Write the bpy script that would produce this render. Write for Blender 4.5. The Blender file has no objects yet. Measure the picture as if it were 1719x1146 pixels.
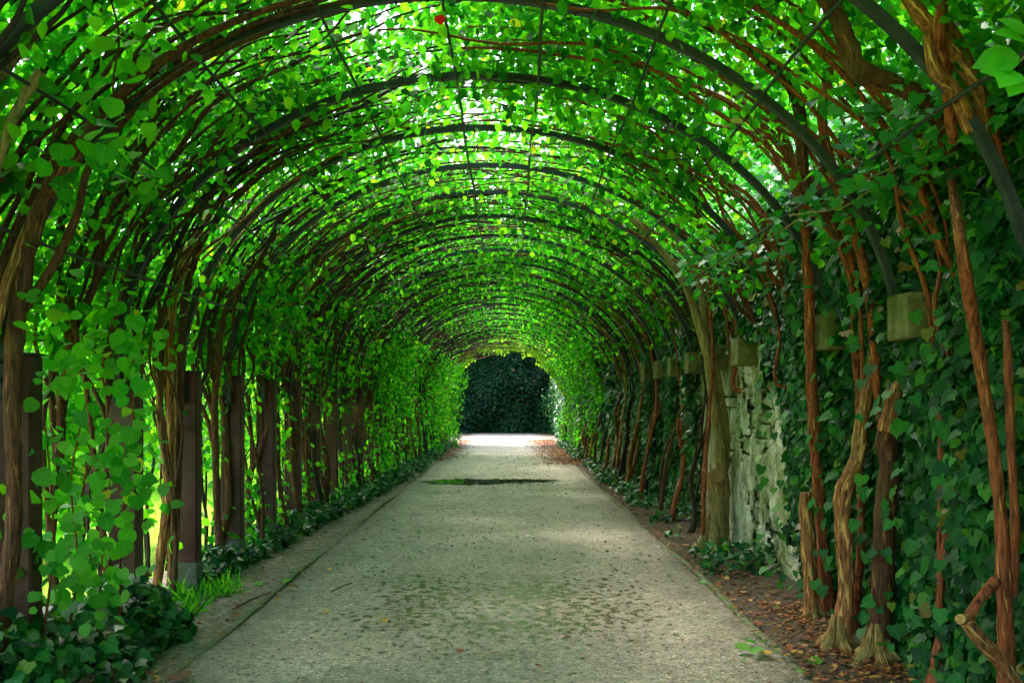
import bpy, math, random
import numpy as np
from mathutils import Matrix, Vector
random.seed(7)
rng = np.random.default_rng(7)
SC = bpy.context.scene
COL = SC.collection
R = math.radians

# ------------------------------------------------------------------ camera, sky, sun, exposure
EYE = 1.6
cam_d = bpy.data.cameras.new('camera'); cam = bpy.data.objects.new('camera', cam_d); COL.objects.link(cam)
cam.location = (0, 0, EYE); cam.rotation_euler = (R(90), 0, 0)
cam_d.sensor_width = 36; cam_d.lens = 36 * 1670 / 1719
cam_d.shift_x = 7.5 / 1719; cam_d.shift_y = 105 / 1719
cam_d.clip_start = 0.05; cam_d.clip_end = 900
SC.camera = cam

SUN_DIR = Vector((-0.38, 0.62, 1.0)).normalized()       # towards the sun: ahead, left and high
world = bpy.data.worlds.new('World'); SC.world = world; world.use_nodes = True
wn = world.node_tree.nodes; wl = world.node_tree.links
bg = wn['Background']
sky = wn.new('ShaderNodeTexSky'); sky.sky_type = 'NISHITA'; sky.sun_disc = False
sky.sun_elevation = math.asin(SUN_DIR.z); sky.sun_rotation = math.atan2(SUN_DIR.x, SUN_DIR.y)
sky.air_density = 1.0; sky.dust_density = 3.0; sky.ozone_density = 1.0
wl.new(sky.outputs[0], bg.inputs[0]); bg.inputs[1].default_value = 0.15
sun_d = bpy.data.lights.new('sun', 'SUN'); sun = bpy.data.objects.new('sun', sun_d); COL.objects.link(sun)
sun_d.energy = 1.5; sun_d.angle = R(12); sun_d.color = (1.0, 0.95, 0.86)
sun.rotation_euler = SUN_DIR.to_track_quat('Z', 'Y').to_euler(); sun.location = (-20, 10, 40)
SC.view_settings.view_transform = 'Standard'; SC.view_settings.look = 'None'
SC.view_settings.exposure = 2.85; SC.view_settings.gamma = 1.0
SC.view_settings.use_curve_mapping = False
cy = SC.cycles
cy.max_bounces = 10; cy.diffuse_bounces = 7; cy.glossy_bounces = 3; cy.transmission_bounces = 8
cy.use_denoising = True; cy.sample_clamp_indirect = 6; cy.caustics_reflective = False; cy.caustics_refractive = False

# ------------------------------------------------------------------ layout constants
# pergola cross-section: half ellipse centred at (CX, CZ), semi axes AX, AZ
CX, CZ, AX, AZ = -0.16, EYE + 0.264, 2.56, 2.10
POST_X, WALL_X = -2.73, 2.56
SPACING, Y_FIRST, N_ARCH = 1.36, 4.40, 27
arch_y = [Y_FIRST + SPACING * k for k in range(N_ARCH)]
Y_END = arch_y[-1]
YAW = 0.05                                               # arches run slightly askew: left end nearer
def at(px, py, Y): return Vector(((px - 852) / 1670 * Y, Y, EYE - (py - 678) / 1670 * Y))
def ell(th, off=0.0): return CX + (AX + off) * math.cos(th), CZ + (AZ + off) * math.sin(th)
WORDS = ['first','second','third','fourth','fifth','sixth','seventh','eighth','ninth','tenth','eleventh','twelfth','thirteenth',
 'fourteenth','fifteenth','sixteenth','seventeenth','eighteenth','nineteenth','twentieth','twenty-first','twenty-second','twenty-third',
 'twenty-fourth','twenty-fifth','twenty-sixth','twenty-seventh']

# ------------------------------------------------------------------ noise helper (vectorised value noise)
def vnoise(p, scale, seed=0):
    q = np.asarray(p, float) * scale + seed * 17.13
    i = np.floor(q).astype(np.int64); f = q - i; f = f * f * (3 - 2 * f)
    def h(a, b, c):
        n = (a * 374761393 + b * 668265263 + c * 2147483647 + seed * 1274126177) & 0xffffffff
        n = ((n ^ (n >> 13)) * 1274126177) & 0xffffffff
        return ((n ^ (n >> 16)) & 0xffff) / 65535.0
    x, y, z = i[..., 0], i[..., 1], i[..., 2]; fx, fy, fz = f[..., 0], f[..., 1], f[..., 2]
    def L(a, b, t): return a + (b - a) * t
    return L(L(L(h(x,y,z),h(x+1,y,z),fx), L(h(x,y+1,z),h(x+1,y+1,z),fx), fy),
             L(L(h(x,y,z+1),h(x+1,y,z+1),fx), L(h(x,y+1,z+1),h(x+1,y+1,z+1),fx), fy), fz)

# ------------------------------------------------------------------ object helpers
def tag(o, label=None, cat=None, group=None, kind=None):
    if label: o['label'] = label
    if cat: o['category'] = cat
    if group: o['group'] = group
    if kind: o['kind'] = kind
    return o
def link(name, me, parent=None, mat=None):
    if mat is not None and not me.materials: me.materials.append(mat)
    o = bpy.data.objects.new(name, me); COL.objects.link(o)
    if parent is not None: o.parent = parent; o.matrix_parent_inverse = Matrix.Translation(-parent_loc(parent))
    return o
def parent_loc(p):
    v = Vector(p.location)
    while p.parent: p = p.parent; 
    return v if p is None else v
def empty(name, loc=(0, 0, 0)):
    o = bpy.data.objects.new(name, None); o.location = loc; COL.objects.link(o); o.empty_display_size = 0.1
    return o
class MB:
    def __init__(s): s.v = []; s.f = []; s.uv = []; s.n = 0
    def add(s, v, f, uv=None):
        v = [tuple(map(float, q)) for q in v]
        s.v += v; s.f += [tuple(int(i) + s.n for i in q) for q in f]
        s.uv += uv if uv is not None else [[(0.0, 0.0)] * len(q) for q in f]
        s.n += len(v); return s
    def box(s, c, d, rz=0, taper=0, bev=0.0):
        cx, cy_, cz = c; hx, hy, hz = d[0]/2, d[1]/2, d[2]/2
        cs, sn = math.cos(rz), math.sin(rz)
        def ring(z, k, g):
            a, b = hx*k-g, hy*k-g
            if bev > 0: pts = [(-a+bev,-b),(a-bev,-b),(a,-b+bev),(a,b-bev),(a-bev,b),(-a+bev,b),(-a,b-bev),(-a,-b+bev)]
            else: pts = [(-a,-b),(a,-b),(a,b),(-a,b)]
            return [(cx+x*cs-y*sn, cy_+x*sn+y*cs, cz+z) for x, y in pts]
        if bev > 0: rings = [ring(-hz,1,bev*.7), ring(-hz+bev*.7,1,0), ring(hz-bev*.7,1-taper,0), ring(hz,1-taper,bev*.7)]
        else: rings = [ring(-hz,1,0), ring(hz,1-taper,0)]
        m = len(rings[0]); v = [p for r in rings for p in r]; f = []
        for k in range(len(rings)-1):
            for i in range(m): f.append((k*m+i, k*m+(i+1)%m, (k+1)*m+(i+1)%m, (k+1)*m+i))
        f.append(tuple(range(m-1,-1,-1))); f.append(tuple((len(rings)-1)*m+i for i in range(m)))
        return s.add(v, f)
    def tube(s, pts, rad, sides=7, rough=0.0, flute=0.0, cap=True, seed=0):
        P = np.array([tuple(p) for p in pts], float); n = len(P)
        Rr = np.broadcast_to(np.asarray(rad, float), (n,)).copy()
        T = np.gradient(P, axis=0); T /= np.linalg.norm(T, axis=1)[:, None] + 1e-9
        u = np.cross(T[0], (0.3, 1, 0.2)); u /= np.linalg.norm(u); U = []
        for t in T:
            u = u - t * np.dot(u, t); u /= np.linalg.norm(u) + 1e-9; U.append(u)
        U = np.array(U); V = np.cross(T, U)
        a = np.arange(sides) / sides * 2 * math.pi
        r = Rr[:, None] * np.ones((1, sides))
        if flute:
            ph = seed * 1.7
            r *= 1 + flute * (np.sin(a * 3 + ph)[None] * .6 + np.sin(a * 5 + ph * 2 + np.linspace(0, 3, n)[:, None]) * .4)
        X = P[:, None] + r[..., None] * (np.cos(a)[None, :, None] * U[:, None] + np.sin(a)[None, :, None] * V[:, None])
        if rough:
            nz = vnoise(X, 14, seed) - .5; n2 = vnoise(X, 45, seed + 1) - .5
            r2 = r * (1 + rough * (nz * 1.4 + n2 * .8))
            X = P[:, None] + r2[..., None] * (np.cos(a)[None, :, None] * U[:, None] + np.sin(a)[None, :, None] * V[:, None])
        Ls = np.concatenate([[0], np.cumsum(np.linalg.norm(np.diff(P, axis=0), axis=1))])
        f = []; uv = []
        for k in range(n - 1):
            for i in range(sides):
                j = (i + 1) % sides
                f.append((k*sides+i, k*sides+j, (k+1)*sides+j, (k+1)*sides+i))
                u0, u1 = i / sides, (i + 1) / sides
                uv.append([(u0, Ls[k]), (u1, Ls[k]), (u1, Ls[k+1]), (u0, Ls[k+1])])
        if cap:
            f.append(tuple(range(sides-1, -1, -1))); uv.append([(0.5, 0)] * sides)
            f.append(tuple((n-1)*sides+i for i in range(sides))); uv.append([(0.5, Ls[-1])] * sides)
        return s.add(X.reshape(-1, 3), f, uv)
    def mesh(s, name, mat=None, smooth=False):
        me = bpy.data.meshes.new(name); me.from_pydata(s.v, [], s.f)
        if s.uv:
            l = me.uv_layers.new(name='UVMap')
            l.data.foreach_set('uv', np.array([c for q in s.uv for p in q for c in p], dtype=np.float32))
        if mat: me.materials.append(mat)
        if smooth: me.polygons.foreach_set('use_smooth', [True] * len(me.polygons))
        me.update(); return me
    def build(s, name, mat, parent=None, smooth=False): return link(name, s.mesh(name, mat, smooth), parent)
def smooth_path(pts, per=6):
    P = [Vector(p) for p in pts]; P = [P[0] * 2 - P[1]] + P + [P[-1] * 2 - P[-2]]; out = []
    for i in range(1, len(P) - 2):
        a, b, c, d = P[i-1], P[i], P[i+1], P[i+2]
        for k in range(per):
            t = k / per
            out.append(.5 * ((2*b) + (c-a)*t + (2*a-5*b+4*c-d)*t*t + (3*b-a-3*c+d)*t**3))
    out.append(P[-2]); return out

# ------------------------------------------------------------------ material helpers
def new_mat(name):
    m = bpy.data.materials.new(name); m.use_nodes = True; nt = m.node_tree; nt.nodes.clear()
    out = nt.nodes.new('ShaderNodeOutputMaterial'); return m, nt, out
def N(nt, t, **kw):
    n = nt.nodes.new(t)
    for k, v in kw.items():
        if k.startswith('i_'): n.inputs[int(k[2:]) if k[2:].isdigit() else k[2:]].default_value = v
        else: setattr(n, k, v)
    return n
def ramp(nt, stops, src, interp='LINEAR'):
    r = nt.nodes.new('ShaderNodeValToRGB'); r.color_ramp.interpolation = interp
    el = r.color_ramp.elements
    while len(el) < len(stops): el.new(0.5)
    for e, (p, c) in zip(el, stops):
        e.position = p; e.color = (*c, 1) if len(c) == 3 else c
    nt.links.new(src, r.inputs[0]); return r
def g(v): return (v, v, v)

def leaf_mat(name, stops, trans_gain=(1.6, 2.6, .8), trans=0.5, rough=0.5, spec=0.22, veins=False):
    """diffuse and gloss on the face plus light coming through the blade; tint varies leaf by leaf"""
    m, nt, out = new_mat(name); lk = nt.links.new
    geo = N(nt, 'ShaderNodeNewGeometry'); oi = N(nt, 'ShaderNodeObjectInfo')
    s = N(nt, 'ShaderNodeMath', operation='ADD'); lk(geo.outputs['Random Per Island'], s.inputs[0]); lk(oi.outputs['Random'], s.inputs[1])
    fr = N(nt, 'ShaderNodeMath', operation='FRACT'); lk(s.outputs[0], fr.inputs[0])
    cr = ramp(nt, stops, fr.outputs[0])
    # big soft drift so neighbouring sprays differ from one another
    tc = N(nt, 'ShaderNodeNewGeometry'); nz = N(nt, 'ShaderNodeTexNoise'); nz.inputs['Scale'].default_value = 1.3; nz.inputs['Detail'].default_value = 2
    lk(tc.outputs['Position'], nz.inputs['Vector'])
    hs = N(nt, 'ShaderNodeHueSaturation'); lk(cr.outputs[0], hs.inputs['Color'])
    mr = N(nt, 'ShaderNodeMapRange'); lk(nz.outputs[0], mr.inputs[0]); mr.inputs[1].default_value = .3; mr.inputs[2].default_value = .7
    mr.inputs[3].default_value = .7; mr.inputs[4].default_value = 1.35; lk(mr.outputs[0], hs.inputs['Value'])
    col = hs.outputs[0]
    if veins:
        uv = N(nt, 'ShaderNodeTexCoord'); sx = N(nt, 'ShaderNodeSeparateXYZ'); lk(uv.outputs['UV'], sx.inputs[0])
        a = N(nt, 'ShaderNodeMath', operation='ABSOLUTE'); lk(sx.outputs[0], a.inputs[0])
        sl = N(nt, 'ShaderNodeMath', operation='MULTIPLY_ADD'); lk(a.outputs[0], sl.inputs[0]); sl.inputs[1].default_value = -.8; lk(sx.outputs[1], sl.inputs[2])
        fq = N(nt, 'ShaderNodeMath', operation='MULTIPLY'); lk(sl.outputs[0], fq.inputs[0]); fq.inputs[1].default_value = 7
        f2 = N(nt, 'ShaderNodeMath', operation='FRACT'); lk(fq.outputs[0], f2.inputs[0])
        v1 = N(nt, 'ShaderNodeMath', operation='LESS_THAN'); lk(f2.outputs[0], v1.inputs[0]); v1.inputs[1].default_value = .1
        v2 = N(nt, 'ShaderNodeMath', operation='LESS_THAN'); lk(a.outputs[0], v2.inputs[0]); v2.inputs[1].default_value = .018
        vm = N(nt, 'ShaderNodeMath', operation='MAXIMUM'); lk(v1.outputs[0], vm.inputs[0]); lk(v2.outputs[0], vm.inputs[1])
        vk = N(nt, 'ShaderNodeMath', operation='MULTIPLY'); lk(vm.outputs[0], vk.inputs[0]); vk.inputs[1].default_value = .2
        mx = N(nt, 'ShaderNodeMix', data_type='RGBA'); lk(vk.outputs[0], mx.inputs[0]); lk(col, mx.inputs[6]); mx.inputs[7].default_value = (.25, .5, .12, 1)
        col = mx.outputs[2]
    p = N(nt, 'ShaderNodeBsdfPrincipled'); lk(col, p.inputs['Base Color']); p.inputs['Roughness'].default_value = rough
    p.inputs['Specular IOR Level'].default_value = spec
    tg = N(nt, 'ShaderNodeMix', data_type='RGBA', blend_type='MULTIPLY'); tg.inputs[0].default_value = 1; lk(col, tg.inputs[6]); tg.inputs[7].default_value = (*trans_gain, 1)
    t = N(nt, 'ShaderNodeBsdfTranslucent'); lk(tg.outputs[2], t.inputs[0])
    ms = N(nt, 'ShaderNodeMixShader'); ms.inputs[0].default_value = trans; lk(p.outputs[0], ms.inputs[1]); lk(t.outputs[0], ms.inputs[2])
    lk(ms.outputs[0], out.inputs[0]); return m

def bark_mat(name, dark, mid, light, peel=.55, moss=0.0):
    m, nt, out = new_mat(name); lk = nt.links.new
    uv = N(nt, 'ShaderNodeTexCoord'); mp = N(nt, 'ShaderNodeMapping'); lk(uv.outputs['UV'], mp.inputs[0]); mp.inputs['Scale'].default_value = (13, 5.5, 1)
    geo = N(nt, 'ShaderNodeNewGeometry'); mp3 = N(nt, 'ShaderNodeMapping'); lk(geo.outputs['Position'], mp3.inputs[0]); mp3.inputs['Scale'].default_value = (55, 55, 8)
    n1 = N(nt, 'ShaderNodeTexNoise'); n1.inputs['Scale'].default_value = 1; n1.inputs['Detail'].default_value = 6; lk(mp.outputs[0], n1.inputs['Vector'])
    n1.inputs['Distortion'].default_value = .5
    n2 = N(nt, 'ShaderNodeTexNoise'); n2.inputs['Scale'].default_value = 1; n2.inputs['Detail'].default_value = 5; lk(mp3.outputs[0], n2.inputs['Vector'])
    c1 = ramp(nt, [(.3, dark), (.5, mid), (.72, tuple(min(1, v * 1.5) for v in mid))], n2.outputs[0])
    pk = ramp(nt, [(peel, g(0)), (peel + .06, g(1))], n1.outputs[0])
    mx = N(nt, 'ShaderNodeMix', data_type='RGBA'); lk(pk.outputs[0], mx.inputs[0]); lk(c1.outputs[0], mx.inputs[6]); mx.inputs[7].default_value = (*light, 1)
    col = mx.outputs[2]
    if moss:
        n3 = N(nt, 'ShaderNodeTexNoise'); n3.inputs['Scale'].default_value = 5; n3.inputs['Detail'].default_value = 4; lk(geo.outputs['Position'], n3.inputs['Vector'])
        mk = ramp(nt, [(.5, g(0)), (.65, g(moss))], n3.outputs[0])
        m2 = N(nt, 'ShaderNodeMix', data_type='RGBA'); lk(mk.outputs[0], m2.inputs[0]); lk(col, m2.inputs[6]); m2.inputs[7].default_value = (.09, .13, .03, 1); col = m2.outputs[2]
    p = N(nt, 'ShaderNodeBsdfPrincipled'); lk(col, p.inputs['Base Color']); p.inputs['Roughness'].default_value = .75; p.inputs['Specular IOR Level'].default_value = .25
    ad = N(nt, 'ShaderNodeMath', operation='MULTIPLY_ADD'); lk(pk.outputs[0], ad.inputs[0]); ad.inputs[1].default_value = -.35; lk(n2.outputs[0], ad.inputs[2])
    b = N(nt, 'ShaderNodeBump'); b.inputs['Strength'].default_value = .9; b.inputs['Distance'].default_value = .012; lk(ad.outputs[0], b.inputs['Height']); lk(b.outputs[0], p.inputs['Normal'])
    lk(p.outputs[0], out.inputs[0]); return m

def rock_mat(name, stops, scale=6, bump=.01, moss=.0, mossc=(.07, .11, .02), rough=.9, streak=False, detail=8):
    m, nt, out = new_mat(name); lk = nt.links.new
    geo = N(nt, 'ShaderNodeNewGeometry'); oi = N(nt, 'ShaderNodeObjectInfo')
    ov = N(nt, 'ShaderNodeMapping'); lk(geo.outputs['Position'], ov.inputs[0])
    if streak: ov.inputs['Scale'].default_value = (1, 1, .7)
    n1 = N(nt, 'ShaderNodeTexNoise'); n1.inputs['Scale'].default_value = scale; n1.inputs['Detail'].default_value = detail; n1.inputs['Roughness'].default_value = .62; lk(ov.outputs[0], n1.inputs['Vector'])
    c = ramp(nt, stops, n1.outputs[0])
    hs = N(nt, 'ShaderNodeHueSaturation'); lk(c.outputs[0], hs.inputs['Color'])
    mr = N(nt, 'ShaderNodeMapRange'); lk(oi.outputs['Random'], mr.inputs[0]); mr.inputs[3].default_value = .8; mr.inputs[4].default_value = 1.2; lk(mr.outputs[0], hs.inputs['Value'])
    col = hs.outputs[0]
    n3 = N(nt, 'ShaderNodeTexNoise'); n3.inputs['Scale'].default_value = scale * .35; n3.inputs['Detail'].default_value = 5; lk(ov.outputs[0], n3.inputs['Vector'])
    if moss:
        mk = ramp(nt, [(.46, g(0)), (.62, g(moss))], n3.outputs[0])
        m2 = N(nt, 'ShaderNodeMix', data_type='RGBA'); lk(mk.outputs[0], m2.inputs[0]); lk(col, m2.inputs[6]); m2.inputs[7].default_value = (*mossc, 1); col = m2.outputs[2]
    p = N(nt, 'ShaderNodeBsdfPrincipled'); lk(col, p.inputs['Base Color']); p.inputs['Roughness'].default_value = rough; p.inputs['Specular IOR Level'].default_value = .25
    n4 = N(nt, 'ShaderNodeTexNoise'); n4.inputs['Scale'].default_value = scale * 5; n4.inputs['Detail'].default_value = 6; lk(geo.outputs['Position'], n4.inputs['Vector'])
    ad = N(nt, 'ShaderNodeMath', operation='MULTIPLY_ADD'); lk(n1.outputs[0], ad.inputs[0]); ad.inputs[1].default_value = 1.5; lk(n4.outputs[0], ad.inputs[2])
    b = N(nt, 'ShaderNodeBump'); b.inputs['Strength'].default_value = .8; b.inputs['Distance'].default_value = bump; lk(ad.outputs[0], b.inputs['Height']); lk(b.outputs[0], p.inputs['Normal'])
    lk(p.outputs[0], out.inputs[0]); return m

M = {}
G = [(0.0, (.006, .075, .010)), (.35, (.020, .15, .009)), (.7, (.055, .23, .008)), (.95, (.12, .30, .01)), (.99, (.13, .31, .012)), (1.0, (.38, .26, .02))]
M['vine_leaf'] = leaf_mat('vine_leaf', G, trans=.62, trans_gain=(2.5, 2.9, 1.1))
M['vine_leaf_near'] = leaf_mat('vine_leaf_near', G, trans=.58, veins=True, trans_gain=(2.3, 2.8, 1.1))
M['shrub_leaf'] = leaf_mat('shrub_leaf', [(0, (.014, .15, .010)), (.5, (.03, .22, .012)), (.96, (.08, .28, .015)), (1, (.4, .32, .02))], trans=.5, trans_gain=(2.2, 2.6, 1), veins=True)
M['outer_leaf'] = leaf_mat('outer_leaf', [(0, (.07, .20, .012)), (.5, (.14, .30, .015)), (1, (.26, .38, .025))], trans=.5, trans_gain=(2, 2.2, 1))
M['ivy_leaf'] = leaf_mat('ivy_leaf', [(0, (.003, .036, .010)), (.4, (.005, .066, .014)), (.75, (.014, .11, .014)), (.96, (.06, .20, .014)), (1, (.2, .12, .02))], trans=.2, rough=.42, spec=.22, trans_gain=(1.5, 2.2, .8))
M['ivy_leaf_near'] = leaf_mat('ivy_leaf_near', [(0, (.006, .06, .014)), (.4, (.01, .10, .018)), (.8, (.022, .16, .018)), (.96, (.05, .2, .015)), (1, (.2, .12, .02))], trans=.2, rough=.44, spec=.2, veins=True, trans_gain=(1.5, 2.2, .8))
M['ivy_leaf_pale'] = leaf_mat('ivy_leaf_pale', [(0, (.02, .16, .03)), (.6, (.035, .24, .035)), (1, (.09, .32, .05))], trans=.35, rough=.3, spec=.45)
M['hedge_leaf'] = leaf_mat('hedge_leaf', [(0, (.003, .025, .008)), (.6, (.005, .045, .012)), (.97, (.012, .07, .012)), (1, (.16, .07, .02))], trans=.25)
M['bright_leaf'] = leaf_mat('bright_leaf', [(0, (.1, .42, .02)), (1, (.16, .5, .03))], trans=.5, veins=True)
M['grass'] = leaf_mat('grass', [(0, (.10, .26, .01)), (.6, (.2, .36, .02)), (1, (.3, .42, .03))], trans=.4)
M['dead_leaf'] = leaf_mat('dead_leaf', [(0, (.16, .045, .015)), (.35, (.26, .08, .02)), (.7, (.12, .05, .02)), (1, (.36, .2, .04))], trans=.15, trans_gain=(1.3, 1.2, 1), rough=.6)
M['wet_leaf'] = leaf_mat('wet_leaf', [(0, (.04, .03, .015)), (.6, (.06, .06, .02)), (1, (.05, .12, .02))], trans=.1, rough=.3)
M['yellow_leaf'] = leaf_mat('yellow_leaf', [(0, (.5, .34, .02)), (1, (.42, .2, .02))], trans=.3, trans_gain=(1.3, 1.2, 1), rough=.5)
M['green_fallen_leaf'] = leaf_mat('green_fallen_leaf', [(0, (.03, .2, .015)), (1, (.16, .32, .05))], trans=.3, rough=.4)
M['red_leaf'] = leaf_mat('red_leaf', [(0, (.7, .01, .01)), (1, (.7, .02, .01))], trans=.4, trans_gain=(1.2, 1, 1))
M['bark'] = bark_mat('bark', (.022, .009, .006), (.11, .040, .020), (.40, .15, .05), .60, moss=.2)
M['bark_red'] = bark_mat('bark_red', (.05, .011, .006), (.28, .065, .024), (.68, .26, .08), .58, moss=.08)
M['bark_peel'] = bark_mat('bark_peel', (.06, .020, .009), (.28, .095, .035), (.70, .36, .12), .53, moss=.25)
M['bark_pale'] = bark_mat('bark_pale', (.13, .09, .035), (.30, .21, .085), (.5, .34, .15), .58, moss=.45)
M['root_bark'] = bark_mat('root_bark', (.08, .04, .015), (.28, .14, .045), (.6, .38, .13), .52, moss=.6)
M['bark_dark'] = bark_mat('bark_dark', (.012, .009, .008), (.04, .025, .018), (.12, .07, .04), .62)
M['cut_wood'] = rock_mat('cut_wood', [(.3, (.22, .11, .035)), (.55, (.42, .24, .08)), (.8, (.6, .42, .18))], 45, .006)
M['iron'] = rock_mat('iron', [(.3, (.028, .034, .04)), (.6, (.05, .058, .066)), (.8, (.10, .075, .055))], 9, .002, rough=.42)
M['post_paint'] = rock_mat('post_paint', [(.25, (.03, .014, .013)), (.5, (.10, .036, .030)), (.65, (.15, .062, .045)), (.85, (.26, .16, .11))], 3, .003, moss=.3, mossc=(.07, .075, .045), rough=.5, streak=True)
M['cement'] = rock_mat('cement', [(.3, (.10, .10, .08)), (.7, (.2, .2, .16))], 12, .004, moss=.5)
M['corbel'] = rock_mat('corbel', [(.25, (.09, .08, .03)), (.5, (.19, .16, .07)), (.8, (.30, .26, .13))], 14, .006, moss=.8, mossc=(.08, .10, .02))
M['wall_core'] = rock_mat('wall_core', [(.3, (.07, .08, .045)), (.7, (.15, .16, .10))], 5, .02, moss=.6)
M['stone'] = rock_mat('stone', [(.25, (.16, .17, .09)), (.45, (.33, .34, .21)), (.65, (.46, .46, .33)), (.85, (.62, .60, .48))], 5, .02, moss=.65, mossc=(.17, .22, .06), streak=True)
M['plaster'] = rock_mat('plaster', [(.30, (.10, .10, .06)), (.42, (.26, .25, .17)), (.55, (.48, .46, .34)), (.70, (.66, .62, .50))], 5, .03, moss=.7, mossc=(.19, .22, .06), streak=True, detail=12)
M['pale_stone'] = rock_mat('pale_stone', [(.3, (.5, .48, .44)), (.7, (.7, .68, .62))], 4, .005)
M['pebble'] = rock_mat('pebble', [(.3, (.2, .2, .17)), (.6, (.42, .4, .34)), (.8, (.7, .66, .6))], 60, .001)
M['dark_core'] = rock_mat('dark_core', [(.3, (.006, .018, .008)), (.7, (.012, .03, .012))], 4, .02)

def make_path_mat():
    m, nt, out = new_mat('gravel'); lk = nt.links.new
    geo = N(nt, 'ShaderNodeNewGeometry'); P = geo.outputs['Position']
    def noise(s, d=5, r=.55, vec=None):
        n = N(nt, 'ShaderNodeTexNoise'); n.inputs['Scale'].default_value = s; n.inputs['Detail'].default_value = d; n.inputs['Roughness'].default_value = r; lk(vec or P, n.inputs['Vector']); return n.outputs[0]
    fine = noise(110, 3, .75); mid = noise(28, 5, .6); big = noise(.9, 4, .5)
    c = ramp(nt, [(.32, (.20, .16, .12)), (.47, (.50, .42, .34)), (.58, (.64, .55, .45)), (.72, (.95, .88, .80))], fine)
    c2 = ramp(nt, [(.3, (.72, .72, .70)), (.7, (1.15, 1.12, 1.06))], mid)
    mu = N(nt, 'ShaderNodeMix', data_type='RGBA', blend_type='MULTIPLY'); mu.inputs[0].default_value = 1; lk(c.outputs[0], mu.inputs[6]); lk(c2.outputs[0], mu.inputs[7])
    # moss film and brown dust in broad drifts
    mk = ramp(nt, [(.48, g(0)), (.68, g(.45))], noise(.75, 6, .6))
    m1 = N(nt, 'ShaderNodeMix', data_type='RGBA'); lk(mk.outputs[0], m1.inputs[0]); lk(mu.outputs[2], m1.inputs[6]); m1.inputs[7].default_value = (.17, .22, .09, 1)
    dk = ramp(nt, [(.5, g(0)), (.7, g(.55))], noise(1.7, 6, .65))
    m2 = N(nt, 'ShaderNodeMix', data_type='RGBA'); lk(dk.outputs[0], m2.inputs[0]); lk(m1.outputs[2], m2.inputs[6]); m2.inputs[7].default_value = (.20, .15, .11, 1)
    # damp: standing water in small hollows between 5.8 and 9 m and around the puddle
    sx = N(nt, 'ShaderNodeSeparateXYZ'); lk(P, sx.inputs[0])
    ex = N(nt, 'ShaderNodeMath', operation='ADD'); lk(sx.outputs[0], ex.inputs[0]); ex.inputs[1].default_value = .1
    ea = N(nt, 'ShaderNodeMath', operation='ABSOLUTE'); lk(ex.outputs[0], ea.inputs[0])
    em = N(nt, 'ShaderNodeMath', operation='MULTIPLY_ADD'); lk(noise(3.5, 6, .65), em.inputs[0]); em.inputs[1].default_value = 1.1; lk(ea.outputs[0], em.inputs[2])
    er = N(nt, 'ShaderNodeMapRange'); lk(em.outputs[0], er.inputs[0]); er.inputs[1].default_value = 1.95; er.inputs[2].default_value = 2.55; er.inputs[4].default_value = .85
    me_ = N(nt, 'ShaderNodeMix', data_type='RGBA'); lk(er.outputs[0], me_.inputs[0]); lk(m2.outputs[2], me_.inputs[6]); me_.inputs[7].default_value = (.11, .085, .05, 1)
    gr = ramp(nt, [(.35, (.62, .60, .55)), (.5, (1, 1, 1)), (.66, (1.25, 1.2, 1.15))], noise(13, 8, .75))
    m2 = N(nt, 'ShaderNodeMix', data_type='RGBA', blend_type='MULTIPLY'); m2.inputs[0].default_value = 1; lk(me_.outputs[2], m2.inputs[6]); lk(gr.outputs[0], m2.inputs[7])
    fv = N(nt, 'ShaderNodeTexVoronoi'); fv.inputs['Scale'].default_value = 60; fv.inputs['Randomness'].default_value = 1; lk(P, fv.inputs['Vector'])
    fs = N(nt, 'ShaderNodeSeparateColor'); lk(fv.outputs['Color'], fs.inputs[0])
    fc = ramp(nt, [(0, (.30, .25, .20)), (.10, (.45, .36, .28)), (.16, (1, 1, 1)), (.84, (1, 1, 1)), (.92, (1.55, 1.5, 1.45)), (1, (2.0, 1.9, 1.8))], fs.outputs[0])
    m2b = N(nt, 'ShaderNodeMix', data_type='RGBA', blend_type='MULTIPLY'); m2b.inputs[0].default_value = .85; lk(m2.outputs[2], m2b.inputs[6]); lk(fc.outputs[0], m2b.inputs[7])
    mps = N(nt, 'ShaderNodeMapping'); lk(P, mps.inputs[0]); mps.inputs['Scale'].default_value = (1, .8, 1)
    sk = ramp(nt, [(.60, g(0)), (.66, g(.75))], noise(15, 4, .6, mps.outputs[0]))
    m2 = N(nt, 'ShaderNodeMix', data_type='RGBA'); lk(sk.outputs[0], m2.inputs[0]); lk(m2b.outputs[2], m2.inputs[6]); m2.inputs[7].default_value = (.14, .105, .06, 1)
    mpw = N(nt, 'ShaderNodeMapping'); lk(P, mpw.inputs[0]); mpw.inputs['Scale'].default_value = (1, .75, 1)
    hol = noise(14, 2, .5, mpw.outputs[0]); zone = noise(1.1, 2, .5)
    def band(a, b, c_, d):
        u = N(nt, 'ShaderNodeMapRange'); lk(sx.outputs[1], u.inputs[0]); u.inputs[1].default_value = a; u.inputs[2].default_value = b
        v = N(nt, 'ShaderNodeMapRange'); lk(sx.outputs[1], v.inputs[0]); v.inputs[1].default_value = c_; v.inputs[2].default_value = d; v.inputs[3].default_value = 1; v.inputs[4].default_value = 0
        w = N(nt, 'ShaderNodeMath', operation='MULTIPLY'); lk(u.outputs[0], w.inputs[0]); lk(v.outputs[0], w.inputs[1]); return w.outputs[0]
    ax = N(nt, 'ShaderNodeMath', operation='ABSOLUTE'); lk(sx.outputs[0], ax.inputs[0])
    side = N(nt, 'ShaderNodeMapRange'); lk(ax.outputs[0], side.inputs[0]); side.inputs[1].default_value = .8; side.inputs[2].default_value = 1.5; side.inputs[3].default_value = 1; side.inputs[4].default_value = 0
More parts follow.
